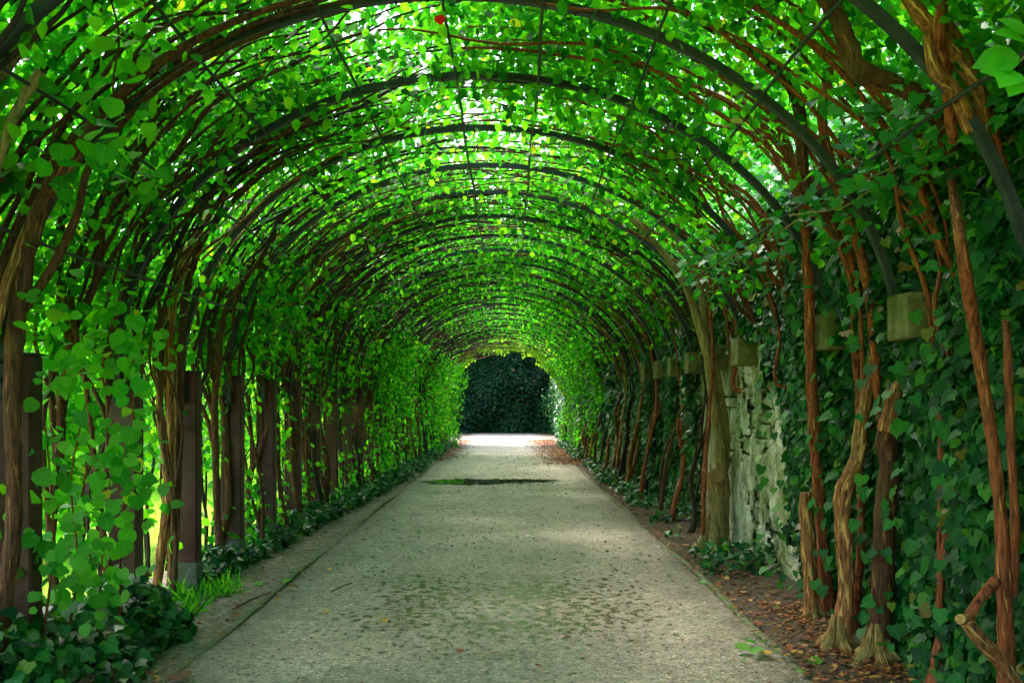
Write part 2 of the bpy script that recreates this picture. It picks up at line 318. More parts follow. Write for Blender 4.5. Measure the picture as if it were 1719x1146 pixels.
    bsum = N(nt, 'ShaderNodeMath', operation='ADD'); lk(band(6.2, 7.2, 8.6, 9.8), bsum.inputs[0]); lk(band(18.6, 20.0, 20.9, 22.2), bsum.inputs[1])
    zz = N(nt, 'ShaderNodeMath', operation='MULTIPLY'); lk(bsum.outputs[0], zz.inputs[0]); lk(side.outputs[0], zz.inputs[1])
    e = N(nt, 'ShaderNodeMath', operation='MULTIPLY_ADD'); lk(zz.outputs[0], e.inputs[0]); e.inputs[1].default_value = .19; lk(hol, e.inputs[2])
    e2 = N(nt, 'ShaderNodeMath', operation='MULTIPLY_ADD'); lk(zone, e2.inputs[0]); e2.inputs[1].default_value = .25; lk(e.outputs[0], e2.inputs[2])
    wet = ramp(nt, [(.815, g(0)), (.84, g(.95))], e2.outputs[0]).outputs[0]
    damp = ramp(nt, [(.66, g(0)), (.86, g(.45))], e2.outputs[0]).outputs[0]
    wm = N(nt, 'ShaderNodeMath', operation='MAXIMUM'); lk(wet, wm.inputs[0]); lk(damp, wm.inputs[1])
    m3 = N(nt, 'ShaderNodeMix', data_type='RGBA'); lk(wm.outputs[0], m3.inputs[0]); lk(m2.outputs[2], m3.inputs[6]); m3.inputs[7].default_value = (.075, .055, .032, 1)
    p = N(nt, 'ShaderNodeBsdfPrincipled'); lk(m3.outputs[2], p.inputs['Base Color'])
    rr = N(nt, 'ShaderNodeMapRange'); lk(wm.outputs[0], rr.inputs[0]); rr.inputs[3].default_value = .5; rr.inputs[4].default_value = .22; lk(rr.outputs[0], p.inputs['Roughness'])
    p.inputs['Specular IOR Level'].default_value = .5
    hm = N(nt, 'ShaderNodeMath', operation='MULTIPLY_ADD'); lk(mid, hm.inputs[0]); hm.inputs[1].default_value = 2.0; lk(fine, hm.inputs[2])
    b = N(nt, 'ShaderNodeBump'); b.inputs['Distance'].default_value = .02; lk(hm.outputs[0], b.inputs['Height'])
    bs = N(nt, 'ShaderNodeMapRange'); lk(wet, bs.inputs[0]); bs.inputs[3].default_value = 1.0; bs.inputs[4].default_value = 0.0; lk(bs.outputs[0], b.inputs['Strength'])
    lk(b.outputs[0], p.inputs['Normal']); lk(p.outputs[0], out.inputs[0]); return m
M['gravel'] = make_path_mat()
M['soil'] = rock_mat('soil', [(.3, (.035, .022, .016)), (.5, (.08, .05, .035)), (.68, (.13, .085, .06)), (.8, (.22, .16, .11))], 22, .02, moss=.35, mossc=(.05, .09, .02))
M['sandy_soil'] = rock_mat('sandy_soil', [(.3, (.09, .07, .05)), (.5, (.20, .165, .125)), (.68, (.32, .27, .21)), (.8, (.45, .38, .30))], 22, .02, moss=.45, mossc=(.08, .12, .04))
M['lawn'] = rock_mat('lawn', [(.3, (.16, .28, .015)), (.7, (.32, .44, .03))], 8, .02)
M['kerb'] = rock_mat('kerb', [(.3, (.08, .09, .05)), (.7, (.2, .2, .14))], 16, .006, moss=.9, mossc=(.07, .13, .02))
def water():
    m, nt, out = new_mat('puddle_water'); p = N(nt, 'ShaderNodeBsdfPrincipled')
    p.inputs['Base Color'].default_value = (.035, .032, .016, 1); p.inputs['Roughness'].default_value = .03; p.inputs['Specular IOR Level'].default_value = .6
    nt.links.new(p.outputs[0], out.inputs[0]); return m
M['water'] = water()

# ------------------------------------------------------------------ leaf shapes
T_OVATE = (np.array([(0,0,0),(.27,.14,.05),(.42,.40,.08),(.33,.70,.05),(.14,.92,-.02),(0,1.08,-.08),(-.14,.92,-.02),(-.33,.70,.05),(-.42,.40,.08),(-.27,.14,.05),(0,.4,0),(0,.72,-.02)]),
           [(0,1,2,10),(10,2,3,11),(11,3,4,5),(0,10,8,9),(10,11,7,8),(11,5,6,7)])
T_ROUND = (np.array([(0,0,0),(.33,.02,.04),(.52,.32,.07),(.46,.66,.05),(.2,.92,0),(0,1.05,-.04),(-.2,.92,0),(-.46,.66,.05),(-.52,.32,.07),(-.33,.02,.04),(0,.38,0),(0,.7,0)]),
           [(0,1,2,10),(10,2,3,11),(11,3,4,5),(0,10,8,9),(10,11,7,8),(11,5,6,7)])
T_MID = (np.array([(0,0,0),(.36,.25,.06),(.32,.68,.04),(0,1.05,-.06),(-.32,.68,.04),(-.36,.25,.06)]), [(0,1,2,3),(0,3,4,5)])
T_FAR = (np.array([(0,0,0),(.38,.45,.05),(0,1,-.03),(-.38,.45,.05)]), [(0,1,2),(0,2,3)])
T_IVY = (np.array([(0,.02,0),(.26,-.10,.04),(.50,.10,-.02),(.38,.34,.04),(.40,.54,-.01),(.22,.66,.03),(0,1.0,-.10),(-.20,.68,.03),(-.38,.56,-.03),(-.40,.34,.04),(-.48,.12,-.03),(-.28,-.11,.03),(0,.36,.0)]),
         [(12,0,1),(12,1,2),(12,2,3),(12,3,4),(12,4,5),(12,5,6),(12,6,7),(12,7,8),(12,8,9),(12,9,10),(12,10,11),(12,11,0)])
T_IVYMID = (np.array([(0,0,0),(.48,.08,.03),(.27,.40,.05),(0,1,-.05),(-.27,.40,.05),(-.48,.08,.03)]), [(0,1,2,3),(0,3,4,5)])
T_BLADE = (np.array([(-.03,0,0),(.03,0,0),(.025,.55,.06),(-.025,.55,.06),(0,1,.3)]), [(0,1,2,3),(3,2,4)])

def frames(nrm, tip):
    n = nrm / (np.linalg.norm(nrm, axis=1)[:, None] + 1e-9)
    d = tip - n * np.sum(tip * n, axis=1)[:, None]; d /= np.linalg.norm(d, axis=1)[:, None] + 1e-9
    return np.cross(d, n), d, n
def leaf_cloud(name, P, nrm, tip, size, tpl, mat, parent=None, stuff=True):
    V, F = tpl; n = len(P); k = len(V)
    if n == 0: return None
    x, d, nn = frames(nrm, tip)
    VV = (P[:, None] + size[:, None, None] * (V[None, :, 0, None] * x[:, None] + V[None, :, 1, None] * d[:, None] + V[None, :, 2, None] * nn[:, None])).reshape(-1, 3)
    me = bpy.data.meshes.new(name); lt = np.array([len(f) for f in F]); fl = np.concatenate([np.array(f) for f in F])
    me.vertices.add(n * k); me.vertices.foreach_set('co', VV.astype(np.float32).ravel())
    loops = (fl[None] + (np.arange(n) * k)[:, None]).ravel(); tot = np.tile(lt, n); start = np.concatenate([[0], np.cumsum(tot)[:-1]])
    me.loops.add(len(loops)); me.loops.foreach_set('vertex_index', loops.astype(np.int32))
    me.polygons.add(len(tot)); me.polygons.foreach_set('loop_start', start.astype(np.int32)); me.polygons.foreach_set('loop_total', tot.astype(np.int32))
    me.materials.append(mat); me.update(calc_edges=True)
    o = link(name, me, parent)
    if stuff: o['kind'] = 'stuff'
    return o
_single = {}
def single_leaf_mesh(tplname, matname):
    key = (tplname, matname)
    if key not in _single:
        V, F = {'ovate': T_OVATE, 'round': T_ROUND, 'ivy': T_IVY}[tplname]
        me = bpy.data.meshes.new('leaf'); me.from_pydata([tuple(v) for v in V], [], F)
        l = me.uv_layers.new(name='UVMap'); l.data.foreach_set('uv', np.array([V[i][:2] for f in F for i in f], dtype=np.float32).ravel())
        me.materials.append(M[matname]); me.polygons.foreach_set('use_smooth', [True] * len(F)); me.update(); _single[key] = me
    return _single[key]
def leaf_parts(parent, P, nrm, tip, size, tplname, matname, name='leaf'):
    me = single_leaf_mesh(tplname, matname); x, d, n = frames(nrm, tip); pl = Vector(parent.location) if parent else Vector((0, 0, 0)); res = []
    for i in range(len(P)):
        o = bpy.data.objects.new(name, me); COL.objects.link(o)
        m = Matrix((( x[i][0], d[i][0], n[i][0], 0), (x[i][1], d[i][1], n[i][1], 0), (x[i][2], d[i][2], n[i][2], 0), (0, 0, 0, 1)))
        s = float(size[i]); loc = Vector(P[i]) - pl
        o.parent = parent; o.matrix_local = Matrix.Translation(loc) @ m @ Matrix.Scale(s, 4); res.append(o)
    return res
def rnd(n, *s): return rng.normal(size=(n, *s))
def U(a, b, n=None): return rng.uniform(a, b, n)

# ================================================================== GROUND, PATH, KERBS, LAWN
def sheet(name, pts, z, mat):
    me = bpy.data.meshes.new(name); me.from_pydata([(x, y, z) for x, y in pts], [], [tuple(range(len(pts)))]); me.materials.append(mat)
    o = bpy.data.objects.new(name, me); COL.objects.link(o); o['kind'] = 'structure'; return o
sheet('ground', [(-300, -60), (300, -60), (300, 400), (-300, 400)], -.03, M['lawn'])
def grid_sheet(name, x0, x1, y0, y1, nx, ny, hfun, mat):
    xs = np.linspace(x0, x1, nx); ys = np.linspace(y0, y1, ny); X, Y = np.meshgrid(xs, ys); Z = hfun(X, Y)
    v = np.stack([X, Y, Z], -1).reshape(-1, 3)
    f = [(j*nx+i, j*nx+i+1, (j+1)*nx+i+1, (j+1)*nx+i) for j in range(ny-1) for i in range(nx-1)]
    mb = MB(); mb.v = [tuple(map(float, p)) for p in v]; mb.f = f; o = link(name, mb.mesh(name, mat, True)); o['kind'] = 'structure'; return o
def n2(X, Y, s, seed): return vnoise(np.stack([X, Y, X * 0], -1), s, seed) - .5
KL, KR = -1.98, 1.77                                     # edging lines
def h_verge(X, Y): return .022 + .05 * n2(X, Y, 1.6, 3) + .02 * n2(X, Y, 6, 4) + .0 * X
grid_sheet('left_verge', -3.15, KL, -6, 39.5, 14, 460, lambda X, Y: np.where(X > KL - .08, .004, h_verge(X, Y)) + .05 * np.clip((-2.4 - X) / .4, 0, 1), M['sandy_soil'])
grid_sheet('right_verge', KR, 2.9, -6, 39.5, 14, 460, lambda X, Y: np.where(X < KR + .08, .004, h_verge(X, Y)) + .06 * np.clip((X - 2.2) / .3, 0, 1), M['soil'])
grid_sheet('gravel_path', KL, KR, -6, 40, 40, 480, lambda X, Y: .01 + .012 * n2(X, Y, 2.2, 6) - .012 * (np.abs(X) / 1.9) ** 2, M['gravel'])
sheet('gravel_court', [(-14, 39.4), (14, 39.4), (14, 60), (-14, 60)], -.012, M['gravel'])
sheet('lawn', [(-60, -20), (-3.1, -20), (-3.1, 39), (-60, 39)], -.015, M['lawn'])
def kerb(x, name, gap):
    t = empty(name, (x, 0, 0)); t['kind'] = 'structure'
    y = -1.0; i = 0
    while y < 38.5:
        L = random.uniform(.9, 1.5)
        mb = MB()
        ys = np.linspace(y, y + L - .012, 6); w = .028
        v = []; f = []
        for k, yy in enumerate(ys):
            dx = .014 * math.sin(yy * 1.3 + x) + random.uniform(-.004, .004); zt = .014 + .014 * math.sin(yy * .9) + random.uniform(-.004, .004)
            v += [(x + dx - w, yy, -.05), (x + dx - w, yy, zt - .006), (x + dx - w * .6, yy, zt), (x + dx + w * .6, yy, zt), (x + dx + w, yy, zt - .006), (x + dx + w, yy, -.05)]
        for k in range(5):
            for j in range(5): f.append((k*6+j, k*6+j+1, (k+1)*6+j+1, (k+1)*6+j))
        f += [tuple(range(5, -1, -1)), tuple(30 + q for q in range(6))]
        mb.add(v, f).build('kerb_stone', M['kerb'], t)
        y += L; i += 1
kerb(KL, 'left_kerb', 0); kerb(KR, 'right_kerb', 0)
# puddle across the path
mb = MB(); pts = []
for k in range(240):
    a = k / 240 * 2 * math.pi
    r = 1 + .12 * math.sin(31 * a + 1) + .10 * math.sin(41 * a) + .22 * math.sin(3 * a + 1) + .12 * math.sin(7 * a) + .1 * math.sin(13 * a + 2) + .06 * math.sin(23 * a)
    pts.append((-.42 + 1.36 * math.cos(a) * (1 + .35 * (r - 1)), 20.4 + .62 * math.sin(a) * r + .18 * math.cos(a), .0225))
mb.add(pts, [tuple(range(240))]); o = mb.build('puddle', M['water'])
tag(o, 'long shallow puddle lying across the gravel path and mirroring green leaves', 'puddle')

# ================================================================== STONE WALL (right)
wall = empty('stone_wall', (WALL_X, 16, 0)); tag(wall, 'tall old stone wall overgrown with ivy along the right side of the tunnel', 'wall')
WALL_H = 3.2
mb = MB()
mb.box((WALL_X + .25, 24.5, WALL_H / 2 - .1), (.5 - .12, 63, WALL_H + .2)); mb.build('wall_core', M['wall_core'], wall)
# rubble face: uneven stones in rough courses, each its own block
def stone_block(y0, y1, z0, z1, rs):
    r = random.Random(rs); j = lambda a: r.uniform(-a, a)
    d = .075 + j(.022); out = WALL_X + .06 - d; m = 5; g_ = .010
    y0 += g_; y1 -= g_; z0 += g_; z1 -= g_
    c = [(y0 + j(.015), z0 + j(.012)), ((y0+y1)/2 + j(.03), z0 - j(.01)), (y1 + j(.015), z0 + j(.012)), (y1 + j(.012), (z0+z1)/2), (y1 + j(.015), z1 + j(.012)), ((y0+y1)/2 + j(.03), z1 + j(.01)), (y0 + j(.015), z1 + j(.012)), (y0 + j(.012), (z0+z1)/2)]
    cy_ = (y0 + y1) / 2; cz_ = (z0 + z1) / 2; b = .025 + r.uniform(0, .02)
    back = [(WALL_X + .075, a, q) for a, q in c]; rim = [(out + .022, a, q) for a, q in c]
    def ins(a, q):
        dy, dz = cy_ - a, cz_ - q; l = math.hypot(dy, dz) + 1e-6; return (out + j(.012), a + dy / l * b, q + dz / l * b)
    inn = [ins(a, q) for a, q in c]; v = back + rim + inn + [(out - .008 + j(.014), cy_, cz_)]
    f = []
    for k in range(8):
        n = (k + 1) % 8; f += [(k, n, 8 + n, 8 + k), (8 + k, 8 + n, 16 + n, 16 + k), (16 + k, 16 + n, 24)]
    return v, f
sid = 0
z = -.05
while z < 2.62:
    h = random.choice([.12, .16, .2, .25, .3]); y = 8.1 + random.uniform(0, .2)
    while y < 14.6:
        w = random.uniform(.14, .52) if h > .15 else random.uniform(.1, .35)
        if h >= .2 and random.random() < .35:
            hm = h * random.uniform(.4, .6)
            for a, b in ((z, z + hm), (z + hm, z + h)):
                v, f = stone_block(y, y + w, a, b, sid); sid += 1; MB().add(v, f).build('stone', M['stone'], wall)
        else:
            v, f = stone_block(y, y + w, z, z + h, sid); sid += 1; MB().add(v, f).build('stone', M['stone'], wall)
        y += w
    z += h
# crumbling lime plaster still clinging over the stones
ny, nz = 260, 96; ys = np.linspace(8.0, 14.6, ny); zs = np.linspace(-.06, 2.55, nz); YY, ZZ = np.meshgrid(ys, zs)
q = np.stack([YY * 0, YY, ZZ], -1); hgt = vnoise(q, 2.2, 201) * .5 + vnoise(q, 6, 202) * .3 + vnoise(q, 17, 203) * .2
lost = vnoise(q * np.array((1, 1, .7)), 1.5, 211) * .55 + vnoise(q, 5.5, 212) * .30 + vnoise(q, 15, 213) * .15
for gy, gz, gr_ in ((10.1, .55, .28), (9.3, .25, .2), (11.3, 1.1, .25), (9.6, 1.5, .3), (12.2, .4, .3)): lost = lost + .16 * np.exp(-(((YY - gy) / gr_) ** 2 + ((ZZ - gz) / (gr_ * 1.2)) ** 2) * 1.2)
XX = WALL_X - .048 - .06 * hgt + .022 * vnoise(q, 28, 205) + .05 * np.clip((lost - .615) / .05, 0, 1)
v = np.stack([XX, YY, ZZ], -1).reshape(-1, 3); keep = lost < .655
f = [(j*ny+i, (j+1)*ny+i, (j+1)*ny+i+1, j*ny+i+1) for j in range(nz-1) for i in range(ny-1) if keep[j, i] and keep[j+1, i] and keep[j, i+1] and keep[j+1, i+1]]
mb = MB(); mb.v = [tuple(map(float, p)) for p in v]; mb.f = f; mb.build('plaster', M['plaster'], wall)
# stone corbels carrying the right ends of the arches
COR_W = .27
cor_mesh = []
for s_ in range(3):
    mb = MB(); mb.box((0, 0, 0), (COR_W + .10, .34, .27), bev=.012); me = mb.mesh('corbel', M['corbel'])
    for v in me.vertices:
        v.co.x += random.uniform(-.006, .006); v.co.y += random.uniform(-.006, .006); v.co.z += random.uniform(-.008, .008)
    cor_mesh.append(me)
COR_TOP = EYE + .66
for k in range(N_ARCH):
    if k in (0, 3) or k > 9: continue                             # sunk out of sight in the ivy
    y = arch_y[k] + YAW * 2.4 + .09
    o = link('corbel', cor_mesh[k % 3], wall); o.location = (WALL_X - COR_W / 2 + (.10 if k == 1 else .05), y, COR_TOP - .135)
    o.matrix_parent_inverse = Matrix.Translation(-Vector(wall.location))
    hole = MB(); hole.tube([(WALL_X - COR_W + .14, y - .171, COR_TOP - .05), (WALL_X - COR_W + .14, y - .174, COR_TOP - .05)], [.014, .014], 8)
    if k < 6:
        h_ = hole.build('bolt', M['iron']); h_.parent = o; h_.matrix_parent_inverse = (Matrix.Translation(Vector(o.location))).inverted()

# ================================================================== PERGOLA ARCHES
def arch(k):
    y0 = arch_y[k]; r = random.Random(k * 7 + 1)
    rot = .08 if k == 1 else 0.012 * r.uniform(-1, 1); dz = r.uniform(-.02, .02)
    nm = WORDS[k]
    t = empty('pergola_arch', (POST_X, y0, 0))
    extra = ' with its foot on a rust-red post' if k else ' at the very edge of the view'
    tag(t, f'{nm} dark iron arch from the camera{extra}', 'arch', 'iron arches of the leafy tunnel')
    yl = lambda x: y0 + YAW * x + rot * x
    # curved flat bar
    a_end = math.asin((COR_TOP - CZ) / AZ)
    path = [(CX - AX, 1.60)] + [(CX - AX, 1.7), (CX - AX, 1.8)] + [(CX + AX * math.cos(th), CZ + dz * math.sin(th) + AZ * math.sin(th)) for th in np.linspace(math.pi, a_end, 64 if k < 12 else 34)]
    path[-1] = (path[-1][0], COR_TOP)
    w, tk = .056, .044; v = []; f = []
    for i, (x, z_) in enumerate(path):
        x2, z2 = path[min(i + 1, len(path) - 1)]; x1, z1 = path[max(i - 1, 0)]
        tx, tz = x2 - x1, z2 - z1; l = math.hypot(tx, tz); nx, nz = -tz / l, tx / l
        yy = yl(x) - (.0 if True else 0)
        for s1, s2 in ((-1, -1), (1, -1), (1, 1), (-1, 1)):
            v.append((x + nx * tk / 2 * s2, yy + w / 2 * s1, z_ + nz * tk / 2 * s2))
    m = len(path)
    for i in range(m - 1):
        for q in range(4): f.append((i*4+q, i*4+(q+1) % 4, (i+1)*4+(q+1) % 4, (i+1)*4+q))
    f += [(3, 2, 1, 0), tuple((m-1)*4+q for q in range(4))]
    MB().add(v, f).build('arch_bar', M['iron'], t)
    # bolts along the underside
    if k < 7:
        for th in (1.35, 1.42, 1.49, 1.62, 1.69, 1.76):
            x, z_ = ell(th, -.026); b = MB(); b.tube([(x, yl(x), z_ + dz), (x, yl(x), z_ + dz - .012)], [.011, .008], 8); b.build('bolt', M['iron'], t)
    # post, with cap plate, fixing strap, bolts and cement collar
    yp = yl(POST_X) + .115
    mb = MB(); mb.box((POST_X + .02, yp, .935), (.20, .15, 1.87), bev=.012); p = mb.build('post', M['post_paint'], t)
    if k < 16:
        MB().box((POST_X + .02, yp, 1.876), (.215, .165, .012)).build('cap_plate', M['iron'], p)
        MB().box((POST_X + .02, yp, .10), (.222, .172, .34), taper=.04, bev=.01).build('cement_collar', M['cement'], p)
    if k < 8:
        MB().box((POST_X - .01, yp - .0795 - .0, 1.80), (.075, .008, .36)).build('fixing_strap', M['iron'], p)
        for zb in (1.57, 1.66):
            for xb in (.0,):
                b = MB(); b.tube([(POST_X - .01 + xb, yp - .14, zb + .06), (POST_X - .01 + xb, yp - .158, zb + .06)], [.013, .010], 8); b.build('bolt', M['iron'], p)
        for zb in (1.74, 1.83):
            b = MB(); b.tube([(POST_X - .01, yp - .14, zb), (POST_X - .01, yp - .158, zb)], [.013, .010], 8); b.build('bolt', M['iron'], p)
    # wire ties where the rods cross
    return t
for k in range(N_ARCH): arch(k)

# long rods laid over the arches
def th_for_ratio(rt):
    best = min(np.linspace(.1, math.pi - .02, 3000), key=lambda th: abs((CX + (AX) * math.cos(th)) / (CZ - EYE + AZ * math.sin(th)) - rt)); return best
rods = [(-2.9, 'lowest rod on the left side'), (-1.5, 'second rod up on the left side'), (-.89, 'third rod up on the left side'), (-.475, 'rod left of the crown pair'),
        (-.158, 'left rod of the two nearest the crown'), (.093, 'right rod of the two nearest the crown'), (.413, 'rod right of the crown pair'), (.83, 'upper rod on the right side'), (1.48, 'lowest rod on the right, hung with ivy')]
rod_th = []
for rt, lb in rods:
    th = th_for_ratio(rt); rod_th.append(th); x, z_ = ell(th, -.035)
    pts = [(x + .008 * math.sin(y * 1.9 + rt), y, z_ + .010 * math.sin(y * 2.3 + rt * 3)) for y in np.arange(2.6, Y_END + .3, .34)]
    o = MB().tube(pts, .0105, 6).build('tie_rod', M['iron'])
    tag(o, f'thin dark iron rod running the tunnel length, {lb}', 'rod', 'rods along the tunnel')

# ================================================================== VINES
def wob(n, amp, seed, step=1.0):
    r = np.random.default_rng(seed); a = r.normal(size=max(4, int(n / 5 * step) + 3)); x = np.linspace(0, len(a) - 1, n)
    i = np.floor(x).astype(int).clip(0, len(a) - 2); f = x - i; f = f * f * (3 - 2 * f); return amp * (a[i] * (1 - f) + a[i + 1] * f)
def vine_path(side, y0, x0, off, drift, th_end, seed, z_start=0.0, wa=.05):
    """from the ground up the side and on over the arch; side -1 left, +1 right"""
    pts = []; zc = CZ
    for z_ in np.linspace(z_start, zc - .1, max(4, int((zc - z_start) / .16))):
        k = z_ / zc; xe = CX + side * (AX + off)
        pts.append((x0 * (1 - k) + xe * k, y0 + drift * .2 * k, z_))
    th0 = math.pi if side < 0 else 0.0; n = 26
    for i, t in enumerate(np.linspace(0, 1, n)):
        th = th0 + (th_end - th0) * t; x = CX + (AX + off) * math.cos(th); z_ = CZ + (AZ + off) * math.sin(th)
        pts.append((x, y0 + drift * (.2 + .8 * t), z_))
    P = np.array(pts); n = len(P)
    if z_start > 0: P[0] = (2.85, y0, z_start - .15); P[1, 0] = 2.6       # comes out of the ivy on the wall
    env = np.minimum(1, np.arange(n) / 3.0)
    P[:, 0] += wob(n, wa, seed) * env; P[:, 1] += wob(n, wa * 1.6, seed + 1) * env; P[:, 2] += wob(n, wa * .7, seed + 2) * env * np.clip((np.arange(n) - 8) / 4, 0, 1)
    return P
canopy_leaf_spots = []
def vine(side, y0, x0, rad, nb, mat, label, group, seed, inward=0.0, near=False, leaves=0, mul=1.0, z_start=0.0):
    r = random.Random(seed)
    t = empty('climbing_vine', (x0, y0, 0)); tag(t, label, 'vine', group)
    th_end = r.uniform(.42, .60) * math.pi if side < 0 else r.uniform(.40, .58) * math.pi
    P = vine_path(side, y0, x0, r.uniform(.0, .14) - inward, r.uniform(-.25, .45), th_end, seed, z_start, wa=.045)
    n = len(P); k = np.linspace(0, 1, n); rr = rad * (1 - .72 * k ** .8) * (1 + .10 * wob(n, 1, seed + 9)); rr[:2] *= (1.6, 1.2) if z_start == 0 else (.8, .9); rr = np.maximum(rr, .008)
    mb = MB(); Q = np.array([tuple(p) for p in smooth_path(P, 3)]); R2 = np.interp(np.linspace(0, 1, len(Q)), k, rr)
    if near: mb.tube(Q, R2, 12, rough=.22, flute=.08, seed=seed)
    else: mb.tube(P, rr, 7, rough=.25, flute=.1, seed=seed)
    mb.build('trunk', M[mat], t, True)
    allp = [P]
    for b in range(nb):
        s = r.uniform(.02, .3) if b % 2 else r.uniform(.15, .55)
        B = vine_path(side, y0 + r.uniform(-.10, .10), x0, r.uniform(-.03, .34) - inward * r.uniform(.3, 1), r.uniform(-.75, .95), r.uniform(.38, .68) * math.pi if side < 0 else r.uniform(.33, .62) * math.pi, seed * 31 + b, z_start, wa=.065)
        i0 = int(s * n); B = B[i0:]; B = B.copy()
        m = len(B); off = P[i0] - B[0]; B += off[None] * (1 - np.linspace(0, 1, m)[:, None]) ** 3
        br = np.interp(np.linspace(0, 1, m), [0, .5, 1], [rr[i0] * r.uniform(.35, .75), .013, .006]); br = np.maximum(br, .007)
        MB().tube(B, br, 6 if near else 5, rough=.2, seed=seed + b).build('branch', M[mat], t, True); allp.append(B)
    if leaves:
        A = np.concatenate([p[int(len(p) * .35):] for p in allp]); A = A[A[:, 2] > .9]
        C = A[rng.integers(0, len(A), leaves)] + rnd(leaves, 3) * (.11, .16, .10) - (0, 0, .04)
        cx_ = np.stack([C[:, 0] - CX, C[:, 1] * 0, C[:, 2] - CZ + .3], 1)
        nr = rnd(leaves, 3) * .55 + (0, -.35, .55); tp = rnd(leaves, 3) * .45 + (0, -.1, -1.0)
        leaf_parts(t, C, nr, tp, U(.045, .09, leaves), 'ovate', 'vine_leaf_near')
    return t
vs = 100
posn = ['just past', 'midway beyond', 'well beyond', 'farthest beyond']
RIGHT_ROOTS = []
for k in range(-1, N_ARCH):
    yb = Y_FIRST + SPACING * k; cnt = 1 if k < 1 else (2 if k < 2 else (3 if k < 5 else 4))
    ref = WORDS[k] if k >= 0 else None
    for j in range(cnt):
        vs += 11; r = random.Random(vs)
        y0 = yb + SPACING * (j + .55 + r.uniform(-.15, .15)) / cnt + .1; x0 = POST_X - .06 + (r.uniform(-.20, .05) if j % 2 == 0 or k < 2 else r.uniform(.08, .28) + .3 * max(0, min(1, (k - 11) / 6)))
        mt = r.choice(['bark', 'bark', 'bark_dark', 'bark_peel' if k < 6 else 'bark_dark'])
        lb = (f'{"slim dark" if mt == "bark_dark" else "brown peeling"} vine trunk on the left, {posn[j]} the {ref} arch post' if ref
              else f'near vine on the left before the first arch, number {["one","two","three"][j]} along')
        if k < 0: lb = ['vine overhead at the near left corner', 'thick vine behind the near left corner leaves', 'left vine just before the first arch'][j]
        vine(-1, y0, x0, r.uniform(.020, .046), (11 if k < 2 else 7) if k < 12 else 5, mt, lb, 'vines climbing the left side', vs, inward=(.30 * min(1, (k - 11) / 6) if k >= 12 and j % 2 else 0), near=k < 5, leaves=(110 if k < 2 else 60) if k < 5 else 0)
    for j in range(2 if k < 18 else 1):
        vs += 11; r = random.Random(vs)
        y0 = yb + SPACING * (j + .4 + r.uniform(-.2, .2)) / 2; x0 = 2.2 + r.uniform(-.12, .12)
        if k < 8: continue                                   # the near right trunks are shaped one by one below
        mt = r.choice(['bark_red', 'bark', 'bark_peel', 'bark_dark'])
        lb = f'{"dark" if mt == "bark_dark" else "reddish brown"} vine trunk against the right wall, {posn[j]} the {ref} arch'
        vine(1, y0, x0, r.uniform(.03, .05), 4 if k < 12 else 3, mt, lb, 'vines climbing the right wall', vs, near=k < 7, leaves=60 if k < 7 else 0)

# near right trunks, shaped after the photograph
def hand_vine(name, label, group, strands, mat, leaves=0):
    """strands: list of (part name, [(px, py, depth, radius)...], material)"""
    b = at(*strands[0][1][0][:3]); t = empty(name, (b.x, b.y, 0)); tag(t, label, 'vine' if name == 'climbing_vine' else name.replace('_', ' '), group)
    al = []
    for i, (pn, q, m_) in enumerate(strands):
        Q = smooth_path([at(a, b_, c) for a, b_, c, r_ in q], 7); rr = np.interp(np.linspace(0, len(q) - 1, len(Q)), range(len(q)), [r_ for *_, r_ in q])
        MB().tube(Q, rr, 16 if rr.max() > .03 else 9, rough=.24, flute=.09, seed=hash(label) % 97 + i).build(pn, M[m_], t, True); al.append(np.array([tuple(p) for p in Q]))
    return t, al
G_R = 'vines climbing the right wall'
hand_vine('climbing_vine', 'twin stemmed peeling trunk with a short cut stump beside it, in front of the wall', G_R, [
    ('stump', [(1366, 1052, 7.35, .075), (1362, 1000, 7.35, .055), (1358, 920, 7.35, .052), (1354, 850, 7.35, .050), (1354, 826, 7.35, .047)], 'bark_peel'),
    ('trunk', [(1392, 1035, 7.45, .06), (1384, 960, 7.45, .047), (1380, 880, 7.45, .046), (1372, 800, 7.45, .043), (1366, 700, 7.4, .046), (1360, 600, 7.4, .037), (1357, 480, 7.3, .038), (1350, 370, 7.2, .035), (1330, 280, 7.1, .033), (1300, 200, 7.0, .03), (1230, 130, 7.0, .026), (1120, 80, 6.9, .02), (1000, 50, 6.9, .012)], 'bark_red'),
    ('branch', [(1350, 370, 7.2, .02), (1322, 300, 7.2, .018), (1262, 210, 7.3, .016), (1150, 140, 7.3, .014), (1000, 108, 7.3, .01), (880, 100, 7.3, .006)], 'bark_red'),
], 'bark_red')
